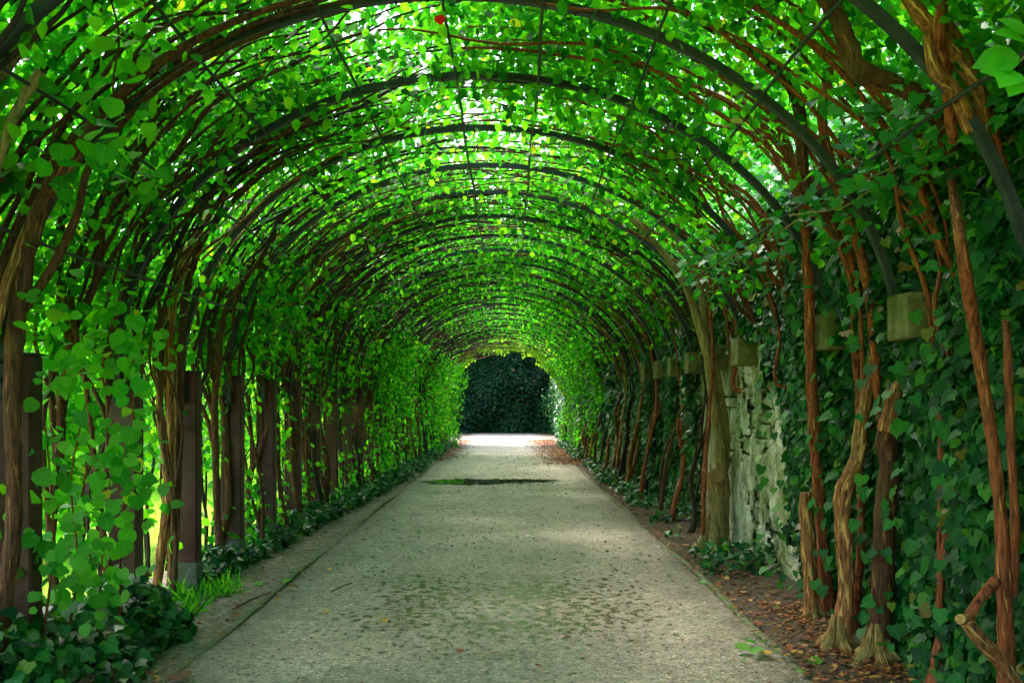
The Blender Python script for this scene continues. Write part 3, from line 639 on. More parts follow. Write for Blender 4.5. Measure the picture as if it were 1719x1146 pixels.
hand_vine('climbing_vine', 'stout kneed trunk with flared orange foot, left of the broken pale trunk', G_R, [
    ('trunk', [(1406, 1100, 6.45, 0.106), (1412, 1070, 6.45, 0.0748), (1420, 1010, 6.45, 0.051), (1420, 940, 6.45, 0.0546), (1414, 865, 6.45, 0.0528), (1418, 822, 6.45, 0.0581), (1440, 770, 6.5, 0.051), (1448, 700, 6.6, 0.044), (1462, 630, 6.7, 0.0352), (1470, 560, 6.75, 0.0299)], 'bark_peel'),
    ('branch', [(1478, 735, 6.6, 0.0264), (1474, 660, 6.55, 0.029), (1466, 560, 6.5, 0.0308), (1455, 470, 6.4, 0.0299), (1438, 400, 6.3, 0.0299), (1402, 300, 6.1, 0.0299), (1380, 200, 6, 0.0299), (1390, 130, 5.9, 0.0308), (1386, 95, 5.9, 0.0264)], 'bark_red'),
    ('branch', [(1448, 560, 6.9, 0.0264), (1428, 460, 6.8, 0.0317), (1400, 380, 6.6, 0.037), (1350, 300, 6.4, 0.0396), (1345, 220, 6.2, 0.0396), (1330, 150, 6.1, 0.0396), (1280, 100, 6, 0.0299), (1180, 40, 5.9, 0.0229), (1080, -20, 5.8, 0.0176)], 'bark'),
], 'bark_peel')
hand_vine('broken_trunk', 'thick old vine trunk broken off in a pale splintered top before the ivy', None, [
    ('trunk', [(1470, 1125, 6.15, .13), (1474, 1085, 6.15, .085), (1478, 1020, 6.15, .068), (1482, 930, 6.15, .066), (1484, 860, 6.15, .062), (1490, 790, 6.15, .058), (1486, 735, 6.15, .060), (1494, 700, 6.15, .048)], 'bark'),
    ('splintered_top', [(1488, 725, 6.12, .050), (1494, 690, 6.12, .046), (1502, 660, 6.12, .040), (1508, 640, 6.12, .018)], 'bark_peel'),
    ('side_stem', [(1512, 1060, 6.35, .03), (1506, 980, 6.35, .034), (1504, 900, 6.35, .032), (1500, 810, 6.35, .028)], 'bark_red'),
], 'bark')
hand_vine('climbing_vine', 'long leaning trunk with a sawn elbow branch at its foot, far right', G_R, [
    ('trunk', [(1690, 1160, 4.48, 0.0388), (1688, 1060, 4.48, 0.0362), (1684, 960, 4.48, 0.031), (1681, 880, 4.48, 0.0284), (1668, 760, 4.44, 0.0258), (1650, 640, 4.4, 0.0271), (1630, 520, 4.32, 0.0271), (1612, 400, 4.24, 0.0246), (1601, 330, 4.75, .022), (1594, 285, 5.4, .018)], 'bark_red'),
    ('elbow_branch', [(1712, 1160, 4.44, 0.0323), (1676, 1105, 4.4, 0.0355), (1645, 1070, 4.36, 0.0336), (1622, 1042, 4.34, 0.0298)], 'bark_peel'),
    ('elbow_branch', [(1622, 1042, 4.34, 0.0258), (1645, 1005, 4.38, 0.0233), (1672, 975, 4.44, 0.0233)], 'bark_red'),
], 'bark_red')
eb = at(1616, 1040, 4.32); MB().tube([eb, eb + Vector((-.02, -.02, .008))], [.026, .023], 12).build('sawn_end', M['cut_wood'], bpy.data.objects[[o.name for o in bpy.data.objects if o.get('label', '').startswith('long leaning trunk')][0]])
hand_vine('climbing_vine', 'short red-brown trunk at the right edge half buried in ivy', G_R, [
    ('trunk', [(1702, 1000, 4.56, 0.0179), (1704, 880, 4.56, 0.0214), (1698, 760, 4.56, 0.0179), (1694, 640, 4.56, 0.0202), (1690, 560, 4.6, 0.0155), (1686, 500, 5.0, .014), (1682, 470, 5.5, .012)], 'bark_red'),
], 'bark_red')
hand_vine('climbing_vine', 'pale grey trunk cluster rising from a sawn stump before the bare wall', G_R, [
    ('stump', [(1196, 935, 11.0, .16), (1200, 900, 11.0, .115), (1203, 860, 11.0, .10), (1200, 815, 11.0, .095), (1201, 797, 11.0, .085)], 'bark_pale'),
    ('trunk', [(1214, 900, 11.05, .07), (1212, 820, 11.05, .075), (1206, 740, 11.05, .065), (1196, 660, 11.05, .055), (1186, 590, 11.0, .055), (1168, 530, 11.0, .045), (1150, 480, 10.9, .04), (1110, 420, 10.9, .035), (1040, 350, 10.8, .03), (960, 310, 10.8, .02), (880, 292, 10.8, .012)], 'bark_pale'),
    ('trunk', [(1212, 800, 11.15, .06), (1218, 740, 11.15, .05), (1208, 660, 11.15, .045), (1194, 590, 11.15, .045), (1182, 520, 11.1, .045), (1170, 470, 11.1, .035), (1135, 400, 11, .03), (1060, 330, 11, .025), (950, 290, 11, .012)], 'bark_pale'),
    ('stem', [(1180, 918, 10.9, .03), (1181, 850, 10.9, .025), (1184, 780, 10.9, .028), (1190, 700, 10.9, .02), (1196, 600, 10.95, .02), (1190, 500, 11, .02), (1182, 470, 11, .02)], 'bark_red'),
], 'bark_pale')
sp = at(1202, 800, 10.9); MB().tube([sp + Vector((0, 0, 0)), sp + Vector((.0, -.035, .02))], [.09, .08], 14).build('sawn_face', M['cut_wood'], [o for o in bpy.data.objects if o.get('label', '').startswith('pale grey trunk')][0])
hand_vine('climbing_vine', 'massive gnarled bough swinging in an S under the first arch, upper right', None, [
    ('bough', [(1600, 250, 4.95, 0.045), (1560, 175, 4.85, 0.0432), (1500, 142, 4.8, 0.045), (1440, 118, 4.75, 0.0504), (1424, 75, 4.75, 0.045), (1405, 25, 4.75, 0.0414), (1370, -20, 4.7, 0.0414), (1310, -60, 4.7, 0.045)], 'bark'),
], 'bark')
hand_vine('climbing_vine', 'splintered bundle of orange stems in the upper right corner', None, [
    ('stem', [(1660, 260, 4.6, .022), (1640, 150, 4.5, .035), (1590, 80, 4.45, .04), (1540, 20, 4.4, .035), (1500, -40, 4.4, .03)], 'bark_peel'),
    ('stem', [(1690, 300, 4.7, .02), (1655, 170, 4.6, .022), (1620, 90, 4.5, .024), (1560, -20, 4.5, .02)], 'bark_red'),
    ('stem', [(1600, 240, 4.6, .024), (1590, 150, 4.5, .03), (1575, 60, 4.4, .03), (1590, -20, 4.4, .02)], 'bark_red'),
    ('stem', [(1630, 220, 4.5, .03), (1600, 150, 4.45, .034), (1570, 120, 4.4, .03), (1555, 60, 4.4, .016)], 'bark_peel'),
], 'bark')
# near right stems running over the arches (between the second and the sixth arch)
for i, (y0, x0, lab, zs) in enumerate([(6.75, 2.34, 'second', 0), (8.3, 2.6, 'third', 1.7), (9.4, 2.6, 'fourth', 1.7), (5.5, 2.36, 'first', 0), (12.2, 2.25, 'sixth', 0), (13.3, 2.2, 'seventh', 0), (14.4, 2.2, 'eighth', 0), (10.6, 2.6, 'fifth', 1.7)]):
    vine(1, y0, x0, .034, 9, ['bark_red', 'bark_red', 'bark', 'bark_red', 'bark_dark', 'bark_red', 'bark', 'bark_red'][i], f'red-brown many stemmed vine by the right wall, spreading overhead past the {lab} arch', G_R, 3000 + i * 7, near=True, leaves=90, z_start=zs)
for px, py, Yd, r0, lab in [(1406, 1100, 6.43, .125, 'stout kneed trunk'), (1470, 1122, 6.12, .135, 'thick old vine trunk'), (1368, 1048, 7.33, .095, 'twin stemmed'), (1196, 930, 10.95, .21, 'pale grey trunk')]:
    par = [o for o in bpy.data.objects if o.get('label', '').startswith(lab)][0]; b0 = at(px, 678 + 2672 / Yd, Yd)
    for a in range(5):
        an = a * 1.25 + px; dx, dy = math.cos(an), math.sin(an)
        MB().tube(smooth_path([b0 + Vector((dx * r0 * 1.25, dy * r0 * 1.25, -.03)), b0 + Vector((dx * r0 * .75, dy * r0 * .75, .035)), b0 + Vector((dx * r0 * .42, dy * r0 * .42, r0 * .75)), b0 + Vector((dx * r0 * .20, dy * r0 * .20, r0 * 1.9))], 4),
                  np.interp(np.linspace(0, 1, 13), [0, .35, .7, 1], [r0 * .22, r0 * .34, r0 * .28, r0 * .10]), 9, rough=.5, flute=.1, seed=a + 3).build('root', M['bark_pale'] if lab[0] == 'p' else M['root_bark'], par, True)
# near left trunks
hand_vine('climbing_vine', 'thick peeling trunk beside the nearest rust-red post at the left edge', 'vines climbing the left side', [
    ('trunk', [(-2, 1110, 5.2, 0.054), (8, 1000, 5.2, 0.0446), (22, 900, 5.2, 0.0418), (24, 780, 5.2, 0.0374), (20, 650, 5.2, 0.0418), (28, 540, 5.2, 0.0461), (42, 440, 5.2, 0.049), (68, 350, 5.2, 0.0446), (115, 260, 5.1, 0.036), (190, 170, 5.1, 0.0288), (290, 90, 5.1, 0.023), (410, 30, 5.1, 0.018), (550, -15, 5.1, 0.0144)], 'bark'),
    ('branch', [(40, 520, 5.25, 0.0252), (90, 445, 5.25, 0.0245), (130, 360, 5.3, 0.0202), (150, 280, 5.3, 0.0202), (220, 190, 5.4, 0.0187), (320, 110, 5.4, 0.0158), (460, 50, 5.4, 0.013)], 'bark'),
    ('branch', [(-8, 560, 5.1, 0.0216), (4, 500, 5.1, 0.0288), (24, 440, 5.15, 0.0288), (50, 380, 5.2, 0.0259), (86, 320, 5.2, 0.0288), (140, 250, 5.2, 0.0216)], 'bark_peel'),
], 'bark_peel')
hand_vine('climbing_vine', 'sunlit double trunk with flaking tan bark, left of the second rust-red post', 'vines climbing the left side', [
    ('trunk', [(262, 1000, 8, 0.035), (270, 930, 8, 0.042), (281, 850, 8, 0.0406), (286, 740, 8, 0.0378), (283, 640, 8, 0.035), (286, 560, 8, 0.0322), (292, 500, 8, 0.035), (312, 430, 8, 0.0322), (345, 370, 8, 0.0294), (400, 300, 7.9, 0.0252), (480, 240, 7.9, 0.0196), (600, 190, 7.9, 0.014)], 'bark_peel'),
    ('trunk', [(290, 990, 8.1, 0.035), (293, 900, 8.1, 0.035), (299, 780, 8.1, 0.0315), (302, 650, 8.1, 0.0294), (306, 540, 8.1, 0.0315), (322, 450, 8.1, 0.028), (352, 385, 8.1, 0.0252), (420, 310, 8, 0.021), (520, 240, 8, 0.0154)], 'bark'),
], 'bark_peel')
hand_vine('climbing_vine', 'pale tan forked branch in the upper left corner', None, [
    ('branch', [(-20, 150, 4.5, .035), (10, 105, 4.5, .035), (42, 70, 4.5, .034), (55, 30, 4.5, .03), (60, -20, 4.5, .03)], 'bark_pale'),
    ('branch', [(42, 70, 4.5, .03), (66, 52, 4.5, .022), (74, 44, 4.5, .014)], 'bark_pale'),
    ('branch', [(-10, 300, 4.6, .02), (20, 205, 4.6, .024), (50, 150, 4.6, .026), (70, 120, 4.6, .02)], 'bark_pale'),
], 'bark_pale')
hand_vine('vine_stump', 'short sawn stump with a dark hollow beside the left foreground ivy', None, [
    ('stump', [(290, 1062, 7.3, .07), (278, 1035, 7.3, .055), (264, 1012, 7.3, .05), (250, 1000, 7.3, .045)], 'bark_peel')], 'bark')

# ================================================================== FOLIAGE
def shell(n, y0, y1, t0, t1, o0, o1, power=1.0):
    th = U(t0, t1, n); y = U(y0, y1, n); o = o0 + (o1 - o0) * rng.random(n) ** power
    P = np.stack([CX + (AX + o) * np.cos(th), y, CZ + (AZ + o) * np.sin(th)], 1); return P, th, o
def clump(P, sc, seed, lo, hi):
    v = vnoise(P, sc, seed) * .65 + vnoise(P, sc * 2.7, seed + 1) * .35
    return rng.random(len(P)) < np.clip((v - lo) / (hi - lo), 0, 1)
def canopy(name, label, y0, y1, per_m, size, tpl, mat, seed, lo=.28, hi=.55):
    L = y1 - y0; n = int(per_m * L)
    P, th, o = shell(n, y0, y1, R(14), R(176), -.02, .75, 1.4)
    k = clump(P, 1.5, seed, lo, hi)
    # thinner over the crown, where the sky breaks through
    thin = np.exp(-((th - 1.62) / .42) ** 2) * (.30 + .45 * (vnoise(P * (0, 1, 0), .35, 5) > .5))
    k &= rng.random(n) > thin
    P = P[k]; n = len(P)
    nr = rnd(n, 3) * .55 + (0, -.12, .75); tp = rnd(n, 3) * .55 + (0, 0, -.9)
    nr += np.stack([(P[:, 0] - CX) * .25, np.zeros(n), np.zeros(n)], 1)
    leaf_cloud(name, P, nr, tp, U(size * .7, size * 1.25, n), tpl, M[mat])
    o = bpy.data.objects[name] if name in bpy.data.objects else None
    return n
tot = 0
def stuff_cloud(name, label, P, nr, tp, size, tpl, mat):
    o = leaf_cloud(name, P, nr, tp, size, tpl, M[mat])
    if o: tag(o, label, 'foliage')
    return o
# canopy, three depths of detail, one mass each
for (y0, y1, per_m, size, tpl, sd) in [(-4.5, 3.4, 4200, .11, T_FAR, 1), (3.4, 11.0, 20000, .071, T_MID, 2), (11.0, 22.0, 14500, .076, T_MID, 3), (22.0, 33, 6800, .11, T_FAR, 4), (33, Y_END + .5, 3400, .12, T_FAR, 5)]:  # first span lies out of view around the camera, added to shade the foreground
    L = y1 - y0; n = int(per_m * L)
    P, th, o = shell(n, y0, y1, R(10), R(177), .03, .95, 1.2)
    k = clump(P, 1.3, sd, .22, .50) & ~((np.abs(th - 1.57) > .62) & (o < .14) & (rng.random(n) < .8))
    thin = .93 * np.clip((.86 - th) / .15, 0, 1) * np.exp(-((P[:, 1] - 9.3) / 4.3) ** 6) + np.exp(-((th - 1.60) / .42) ** 2) * (.22 * np.clip((P[:, 1] - 7) / 2, 0, 1) + .66 * np.exp(-((P[:, 1] - 9.9) / 1.7) ** 2) + .5 * np.exp(-((P[:, 1] - 14.8) / .9) ** 2) + .45 * np.exp(-((P[:, 1] - 27) / 3) ** 2))
    k &= rng.random(n) > thin; P = P[k]; th = th[k]; n = len(P)
    nr = rnd(n, 3) * .6 + (0, -.1, .7) + np.stack([(P[:, 0] - CX) * .22, np.zeros(n), np.zeros(n)], 1); tp = rnd(n, 3) * .55 + (0, 0, -.9)
    lab = {1: 'unseen vine leaves over and behind the camera, added to shade the foreground', 2: 'dense green vine leaves over the nearest arches', 3: 'dense green vine leaves roofing the middle of the tunnel', 4: 'green vine leaves roofing the far part of the tunnel', 5: 'vine leaves roofing the last arches, exit glow put into their lime colour'}[sd]
    stuff_cloud('vine_foliage', lab, P, nr, tp, U(size * .65, size * 1.25, n), tpl, 'outer_leaf' if sd == 5 else 'vine_leaf')  # last span takes a paler leaf colour that stands for light shining through
# sprays hanging inside the arches
n = 17000; P, th, o = shell(n, 5.5, 34, R(22), R(172), -.30, .02, .6); k = clump(P, 1.9, 21, .50, .66); P = P[k]; n = len(P)
stuff_cloud('hanging_sprays', 'loose leafy sprays hanging below the iron arches', P, rnd(n, 3) * .6 + (0, -.4, .5), rnd(n, 3) * .4 + (0, -.1, -1), U(.06, .10, n), T_MID, 'vine_leaf')
# left side curtain below the springing
for (y0, y1, n, size, inw, lo, lab) in [(3.5, 9.5, 2600, .085, -.06, .46, 'sparse vine leaves between the nearest left trunks'), (9.5, 20, 11000, .085, -.04, .38, 'leafy curtain between the left posts'), (20, 39.4, 22000, .11, .20, .30, 'thick leafy curtain lining the far left side')]:
    y = U(y0, y1, n); z_ = U(.05, 3.1, n); f = np.clip((y - 26) / 12, 0, 1) if y0 >= 20 else np.clip((y - 9) / 40, 0, 1)
    x = CX - AX * np.sqrt(1 - np.clip((z_ - CZ) / AZ, 0, .9) ** 2) - .42 + rng.random(n) ** .8 * (.5 + inw + f * .95 * vnoise(np.stack([y * 0, y, z_], 1), .9, 37) * 1.15); P = np.stack([x, y, z_], 1); k = clump(P, 2.2, 33, lo + .09, lo + .19); P = P[k]; n = len(P)
    stuff_cloud('leaf_curtain', lab, P, rnd(n, 3) * .6 + (.45, -.25, .5), rnd(n, 3) * .5 + (0, 0, -.9), U(size * .7, size * 1.25, n), T_MID if y0 < 20 else T_FAR, 'vine_leaf')
# far right curtain and shaggy end rim
n = 11000; y = U(24, 39.5, n); z_ = U(.05, 3.2, n); x = 2.55 - .15 - rng.random(n) * (.1 + .42 * np.clip((y - 24) / 14, 0, 1) * vnoise(np.stack([y * 0, y, z_], 1), 1.1, 38)); P = np.stack([x - .55 * np.clip(z_ - 2, 0, 2) ** 1.5, y, z_], 1); k = clump(P, 2.0, 35, .38, .52); P = P[k]; n = len(P)
stuff_cloud('leaf_curtain', 'bright leaves lining the far right side by the exit', P, rnd(n, 3) * .6 + (-.45, -.25, .5), rnd(n, 3) * .5 + (0, 0, -.9), U(.08, .13, n), T_FAR, 'vine_leaf')
n = 17000; P, th, o = shell(n, Y_END - 1.6, Y_END + .9, R(2), R(185), -.34, .8, .8); k = clump(P, 2.0, 41, .38, .56) & ((o > -.15) | (vnoise(P * (1, .3, 1), 2.4, 43) > .5)) ; P = P[k]; n = len(P)
stuff_cloud('rim_foliage', 'leaves fringing the far exit arch, glow of daylight put into their yellow-green colour', P, rnd(n, 3) * .6 + (0, -.2, .6), rnd(n, 3) * .5 + (0, 0, -.8), U(.10, .17, n), T_FAR, 'outer_leaf')  # rim leaves coloured lighter than the roof to imitate backlight at the exit

# ---- ivy on the wall
ivy = empty('wall_ivy', (WALL_X, 10, 0)); tag(ivy, 'dark glossy ivy covering the stone wall on the right', 'ivy')
def ivy_mask(P):
    y, z_ = P[:, 1], P[:, 2]
    edge = (vnoise(P, 1.6, 51) - .5) * .9 + (vnoise(P, 5, 52) - .5) * .35
    bare = (y > 8.55 + edge + z_ * .35) & (y < 12.6 + edge) & (z_ < 2.25 + edge * .6)      # the bare plastered patch
    strip = (y > 12.6) & (y < 16.5) & (vnoise(P * np.array((0, 2.2, .5)), 1.2, 53) > .66) & (z_ < 2.2)
    return ~bare & ~strip
for (y0, y1, dens, size, tpl, nm) in [(2.0, 11, 1900, .088, T_IVY, 'near'), (-13, 2, 250, .16, T_IVYMID, 'behind'), (11, 22, 700, .11, T_IVYMID, 'mid'), (22, 55, 330, .16, T_IVYMID, 'far')]:
    n = int(dens * (y1 - y0) * (WALL_H + .2)); y = U(y0, y1, n); z_ = U(0, WALL_H + .25, n)
    b = vnoise(np.stack([y * 0, y, z_], 1), 1.6, 55); x = WALL_X - .04 - .26 * b * rng.random(n)
    P = np.stack([x, y, z_], 1); P = P[ivy_mask(P)]; n = len(P)
    # leave the corbels showing
    kk = np.ones(n, bool)
    for k in range(4 if y0 > 3 else 2, 0, -1): pass
    for yc, z0 in [(arch_y[q] + YAW * 2.4 + .09, COR_TOP) for q in range(N_ARCH)]:
        if abs(yc - arch_y[0]) < .4 or abs(yc - arch_y[3]) < .4: continue
        kk &= ~((np.abs(P[:, 1] - yc + .1) < .22) & (P[:, 2] < z0 + .05) & (P[:, 2] > z0 - .27) & (rng.random(n) < (.96 if abs(yc - 5.9) < .5 or abs(yc - 9.9) < .9 else (.78 if yc > 5 else .0))))
    P = P[kk]; n = len(P)
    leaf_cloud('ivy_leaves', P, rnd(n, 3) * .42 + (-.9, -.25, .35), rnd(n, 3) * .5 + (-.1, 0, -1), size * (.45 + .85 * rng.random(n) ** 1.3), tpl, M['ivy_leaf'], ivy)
# big single leaves in the nearest stretch
n = 300; P = np.stack([U(2.18, 2.32, n), U(4.9, 8.8, n), U(.1, 3.1, n)], 1)
leaf_parts(ivy, P, rnd(n, 3) * .35 + (-.8, -.45, .45), rnd(n, 3) * .45 + (0, 0, -1), U(.05, .105, n), 'ivy', 'ivy_leaf_near')
# ivy crest on the wall top, lit from above
n = 34000; y = 3.2 + 36 * rng.random(n) ** 1.4; P = np.stack([U(2.1, 4.3, n), y, U(3.05, 3.35, n)], 1); P[:, 2] += .25 * np.clip(P[:, 0] - 2.5, 0, 2) + .85 * vnoise(P * np.array((1, 1, 0)), 1.1, 61) * rng.random(n) + .1
k = ~((P[:, 0] < 2.4) & (rng.random(n) < .5)); P = P[k]; n = len(P)
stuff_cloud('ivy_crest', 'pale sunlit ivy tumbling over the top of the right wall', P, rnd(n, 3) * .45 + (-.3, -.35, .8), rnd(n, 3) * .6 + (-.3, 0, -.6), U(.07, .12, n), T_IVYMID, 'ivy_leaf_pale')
n = 46000; P = np.stack([U(2.35, 5.4, n), U(4.3, 26, n), np.zeros(n)], 1); ph = vnoise(P, .8, 65); P[:, 2] = 2.95 + (P[:, 0] - 2.35) * 1.5 + ph * .8 - rng.random(n) ** 2 * .7
bk = empty('ivy_bank', (3.6, 12, 0)); tag(bk, 'high bank of pale ivy rising behind the top of the right wall', 'ivy')
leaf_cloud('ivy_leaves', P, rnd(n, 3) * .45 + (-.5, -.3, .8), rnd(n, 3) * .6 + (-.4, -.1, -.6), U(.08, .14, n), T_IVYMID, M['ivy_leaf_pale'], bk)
mb = MB(); yy = np.linspace(4.1, 26.5, 30); v = []; f = []
for k, y_ in enumerate(yy):
    b_ = .3 * math.sin(y_ * 1.3); v += [(2.9, y_, -.05), (2.95, y_, 3.0), (3.7, y_, 4.1 + b_), (5.4, y_, 6.4 + b_), (6.0, y_, -.05)]
for k in range(29):
    for j in range(4): f.append((k*5+j, k*5+j+1, (k+1)*5+j+1, (k+1)*5+j))
f += [(4, 3, 2, 1, 0), tuple(145 + q for q in range(5))]
mb.add(v, f).build('bank_core', M['dark_core'], bk, True)
# trailing ivy on the sagging rod, upper right
tr = empty('trailing_ivy', tuple(at(1580, 220, 5.6))); tag(tr, 'pale trailing ivy strung along the lowest right-hand rod', 'ivy')
runs = [[(1600, 200, 5.4), (1560, 235, 5.7), (1500, 285, 6.2), (1420, 345, 6.9), (1325, 362, 7.3)], [(1500, 280, 6.1), (1400, 330, 7.2), (1290, 400, 8.4), (1190, 450, 10), (1160, 470, 10.8)], [(1560, 215, 5.8), (1470, 190, 6.2), (1410, 200, 6.6)], [(1640, 180, 5.2), (1600, 150, 5.4), (1540, 185, 5.8), (1480, 225, 6.2)]]
LP = []
for q in runs:
    Q = smooth_path([at(a_, b_, c_ * .86) for a_, b_, c_ in q], 12); MB().tube(Q, .006, 5).build('runner', M['bark_pale'], tr); LP += [tuple(p) for p in Q]
LP = np.array(LP); n = 260; P = LP[rng.integers(0, len(LP), n)] + rnd(n, 3) * (.09, .12, .08)
leaf_parts(tr, P, rnd(n, 3) * .4 + (-.3, -.6, .7), rnd(n, 3) * .6 + (-.2, 0, -.6), U(.06, .10, n), 'ivy', 'ivy_leaf_pale')

# ---- ground ivy and low plants at the foot of the left posts
n = 26000; y = 5.2 + (39 - 5.2) * rng.random(n) ** 1.3; P = np.stack([-2.85 + (.30 + .55 * np.clip((y - 8) / 14, 0, 1)) * rng.random(n) ** 1.2, y, y * 0], 1)
k = clump(P, 1.2, 71, .30, .52); P = P[k]; n = len(P); hgt = .05 + .22 * vnoise(P, 1.6, 72); P[:, 2] = .03 + hgt * rng.random(n)
stuff_cloud('ground_ivy', 'low dark green plants along the foot of the left posts', P, rnd(n, 3) * .45 + (.2, -.3, .8), rnd(n, 3) * .7 + (.3, -.2, -.1), U(.05, .11, n), T_IVYMID, 'ivy_leaf')
n = 8000; P = np.stack([1.85 + .65 * rng.random(n), U(9, 39, n), np.zeros(n)], 1); k = clump(P, 1.1, 73, .42, .6); P = P[k]; n = len(P); P[:, 2] = .03 + .3 * rng.random(n) * vnoise(P, 1.5, 74) * 1.6
stuff_cloud('ground_ivy', 'low plants along the foot of the right wall', P, rnd(n, 3) * .45 + (-.2, -.3, .8), rnd(n, 3) * .7 + (-.3, -.2, -.1), U(.05, .11, n), T_IVYMID, 'ivy_leaf')
# foreground ivy bush, lower left: a mass plus single leaves
bush = empty('ivy_bush', (-2.6, 5.6, 0)); tag(bush, 'broad-leaved dark ivy heaped in the lower left corner', 'ivy')
def heap(n, cx_, cy_, rx, ry, h, seed):
    a = U(0, 2 * math.pi, n); r = np.sqrt(rng.random(n)); x = cx_ + rx * r * np.cos(a); y = cy_ + ry * r * np.sin(a)
    z_ = h * (1 - r ** 2) * (.45 + .55 * rng.random(n)) + .04; return np.stack([x, y, z_], 1)
P = np.concatenate([heap(900, -2.75, 5.7, .62, .9, .40, 1), heap(700, -2.55, 6.6, .42, .6, .42, 2), heap(300, -2.75, 5.0, .5, .5, .6, 3)]); n = len(P)
leaf_cloud('under_leaves', P, rnd(n, 3) * .4 + (.1, -.4, .8), rnd(n, 3) * .7 + (.2, -.5, -.2), U(.06, .12, n), T_IVY, M['ivy_leaf'], bush)
P = np.concatenate([heap(130, -2.75, 5.65, .64, .8, .48, 1), heap(90, -2.55, 6.5, .45, .6, .48, 2), heap(60, -2.7, 5.0, .5, .4, .66, 3)]); n = len(P); P[:, 2] += .03
leaf_parts(bush, P, rnd(n, 3) * .35 + (.1, -.55, .75), rnd(n, 3) * .6 + (.3, -.6, -.3), U(.07, .125, n), 'ivy', 'ivy_leaf_near')

# ---- round-leaved shrub in the left foreground
shr = empty('leafy_shrub', (-2.6, 5.7, 0)); tag(shr, 'round-leaved bright green shrub between the first and second left posts', 'shrub')
zones = [(50, 240, 560, 760, 5.3, 6.4, 50), (45, 235, 760, 980, 5.2, 6.4, 95), (50, 190, 900, 1085, 5.2, 6.0, 50), (110, 240, 480, 620, 5.6, 6.4, 24), (20, 110, 420, 620, 5.0, 5.8, 12), (190, 240, 520, 860, 5.5, 6.0, 26)]
PP = []
for (a, b, c, d, y0, y1, m) in zones:
    for _ in range(m): PP.append(tuple(at(random.uniform(a, b), random.uniform(c, d), random.uniform(y0, y1))))
P = np.array(PP); n = len(P)
P2 = np.repeat(P[::2], 2, 0)[:n]; P2 = np.concatenate([P2, P2])[:2 * n]; P2 = P2[:n]; P2 = P2 + rnd(len(P2), 3) * (.12, .2, .12); n0 = n; n = len(P2) // 2; P2 = P2[:2 * n]; leaf_cloud('small_leaves', P2, rnd(2 * n, 3) * .4 + (.15, -.7, .6), rnd(2 * n, 3) * .5 + (0, 0, -1), U(.04, .08, 2 * n), T_ROUND, M['shrub_leaf'], shr); n = n0
nr_ = rnd(n, 3) * .5 + (.15, -.75, .6); tp_ = rnd(n, 3) * .5 + (0, -.1, -1); sz_ = .042 + .068 * rng.random(n) ** 1.1; h_ = n // 2
leaf_parts(shr, P[:h_], nr_[:h_], tp_[:h_], sz_[:h_], 'round', 'shrub_leaf'); leaf_parts(shr, P[h_:], nr_[h_:], tp_[h_:], sz_[h_:] * 1.1, 'ovate', 'shrub_leaf')
for q in [[(200, 1045, 6.0, .010), (204, 900, 6.0, .009), (212, 820, 6.0, .008), (222, 740, 6, .006), (225, 600, 6, .004)], [(110, 1090, 5.6, .008), (130, 950, 5.7, .007), (120, 800, 5.8, .006), (150, 650, 5.9, .004)], [(70, 1090, 5.5, .008), (90, 900, 5.6, .006), (75, 700, 5.7, .005)],
          [(212, 850, 6, .006), (190, 800, 6, .005), (150, 760, 6, .004)], [(160, 1095, 5.8, .007), (170, 960, 5.8, .006), (185, 800, 5.9, .004)]]:
    Q = smooth_path([at(*p[:3]) for p in q], 5); MB().tube(Q, np.interp(np.linspace(0, 1, len(Q)), [0, 1], [q[0][3], q[-1][3]]), 6).build('stem', M['bark_red'], shr, True)
# loose thin stems behind the shrub
back = empty('stem_thicket', (-3.0, 7, 0)); tag(back, 'tangle of thin dark upright stems just outside the nearer left posts', 'shrub')
for i in range(46):
    y = random.uniform(6.0, 19.0); x = -2.9 - random.uniform(0, .5); h = random.uniform(1.8, 3.4); pts = [(x + random.uniform(-.06, .06) + j * random.uniform(-.03, .04), y + j * random.uniform(-.05, .05), h * j / 7) for j in range(8)]
    MB().tube(smooth_path(pts, 3), np.linspace(random.uniform(.012, .024), .006, 22), 6, rough=.2).build('stem', M['bark_dark'], back, True)
# big dark leaves hanging in the upper left
ul = empty('hanging_vine', tuple(at(120, 120, 4.8))); tag(ul, 'large dark heart-shaped leaves hanging in the upper left', 'vine')
PP = []
for _ in range(120):
    a = random.uniform(0, 1); PP.append(tuple(at(random.uniform(0, 270), random.uniform(40, 330) , random.uniform(4.5, 5.4))))
P = np.array(PP); n = len(P); leaf_parts(ul, P, rnd(n, 3) * .45 + (.1, -.6, .6), rnd(n, 3) * .35 + (0, -.1, -1), U(.07, .115, n), 'round', 'vine_leaf_near')
for q in [[(40, -20, 4.9), (60, 80, 4.9), (90, 200, 4.9), (80, 320, 4.9)], [(180, -20, 4.9), (200, 60, 4.9), (190, 150, 5), (215, 200, 5)]]:
    MB().tube(smooth_path([at(*p) for p in q], 6), .006, 5).build('stem', M['bark'], ul, True)
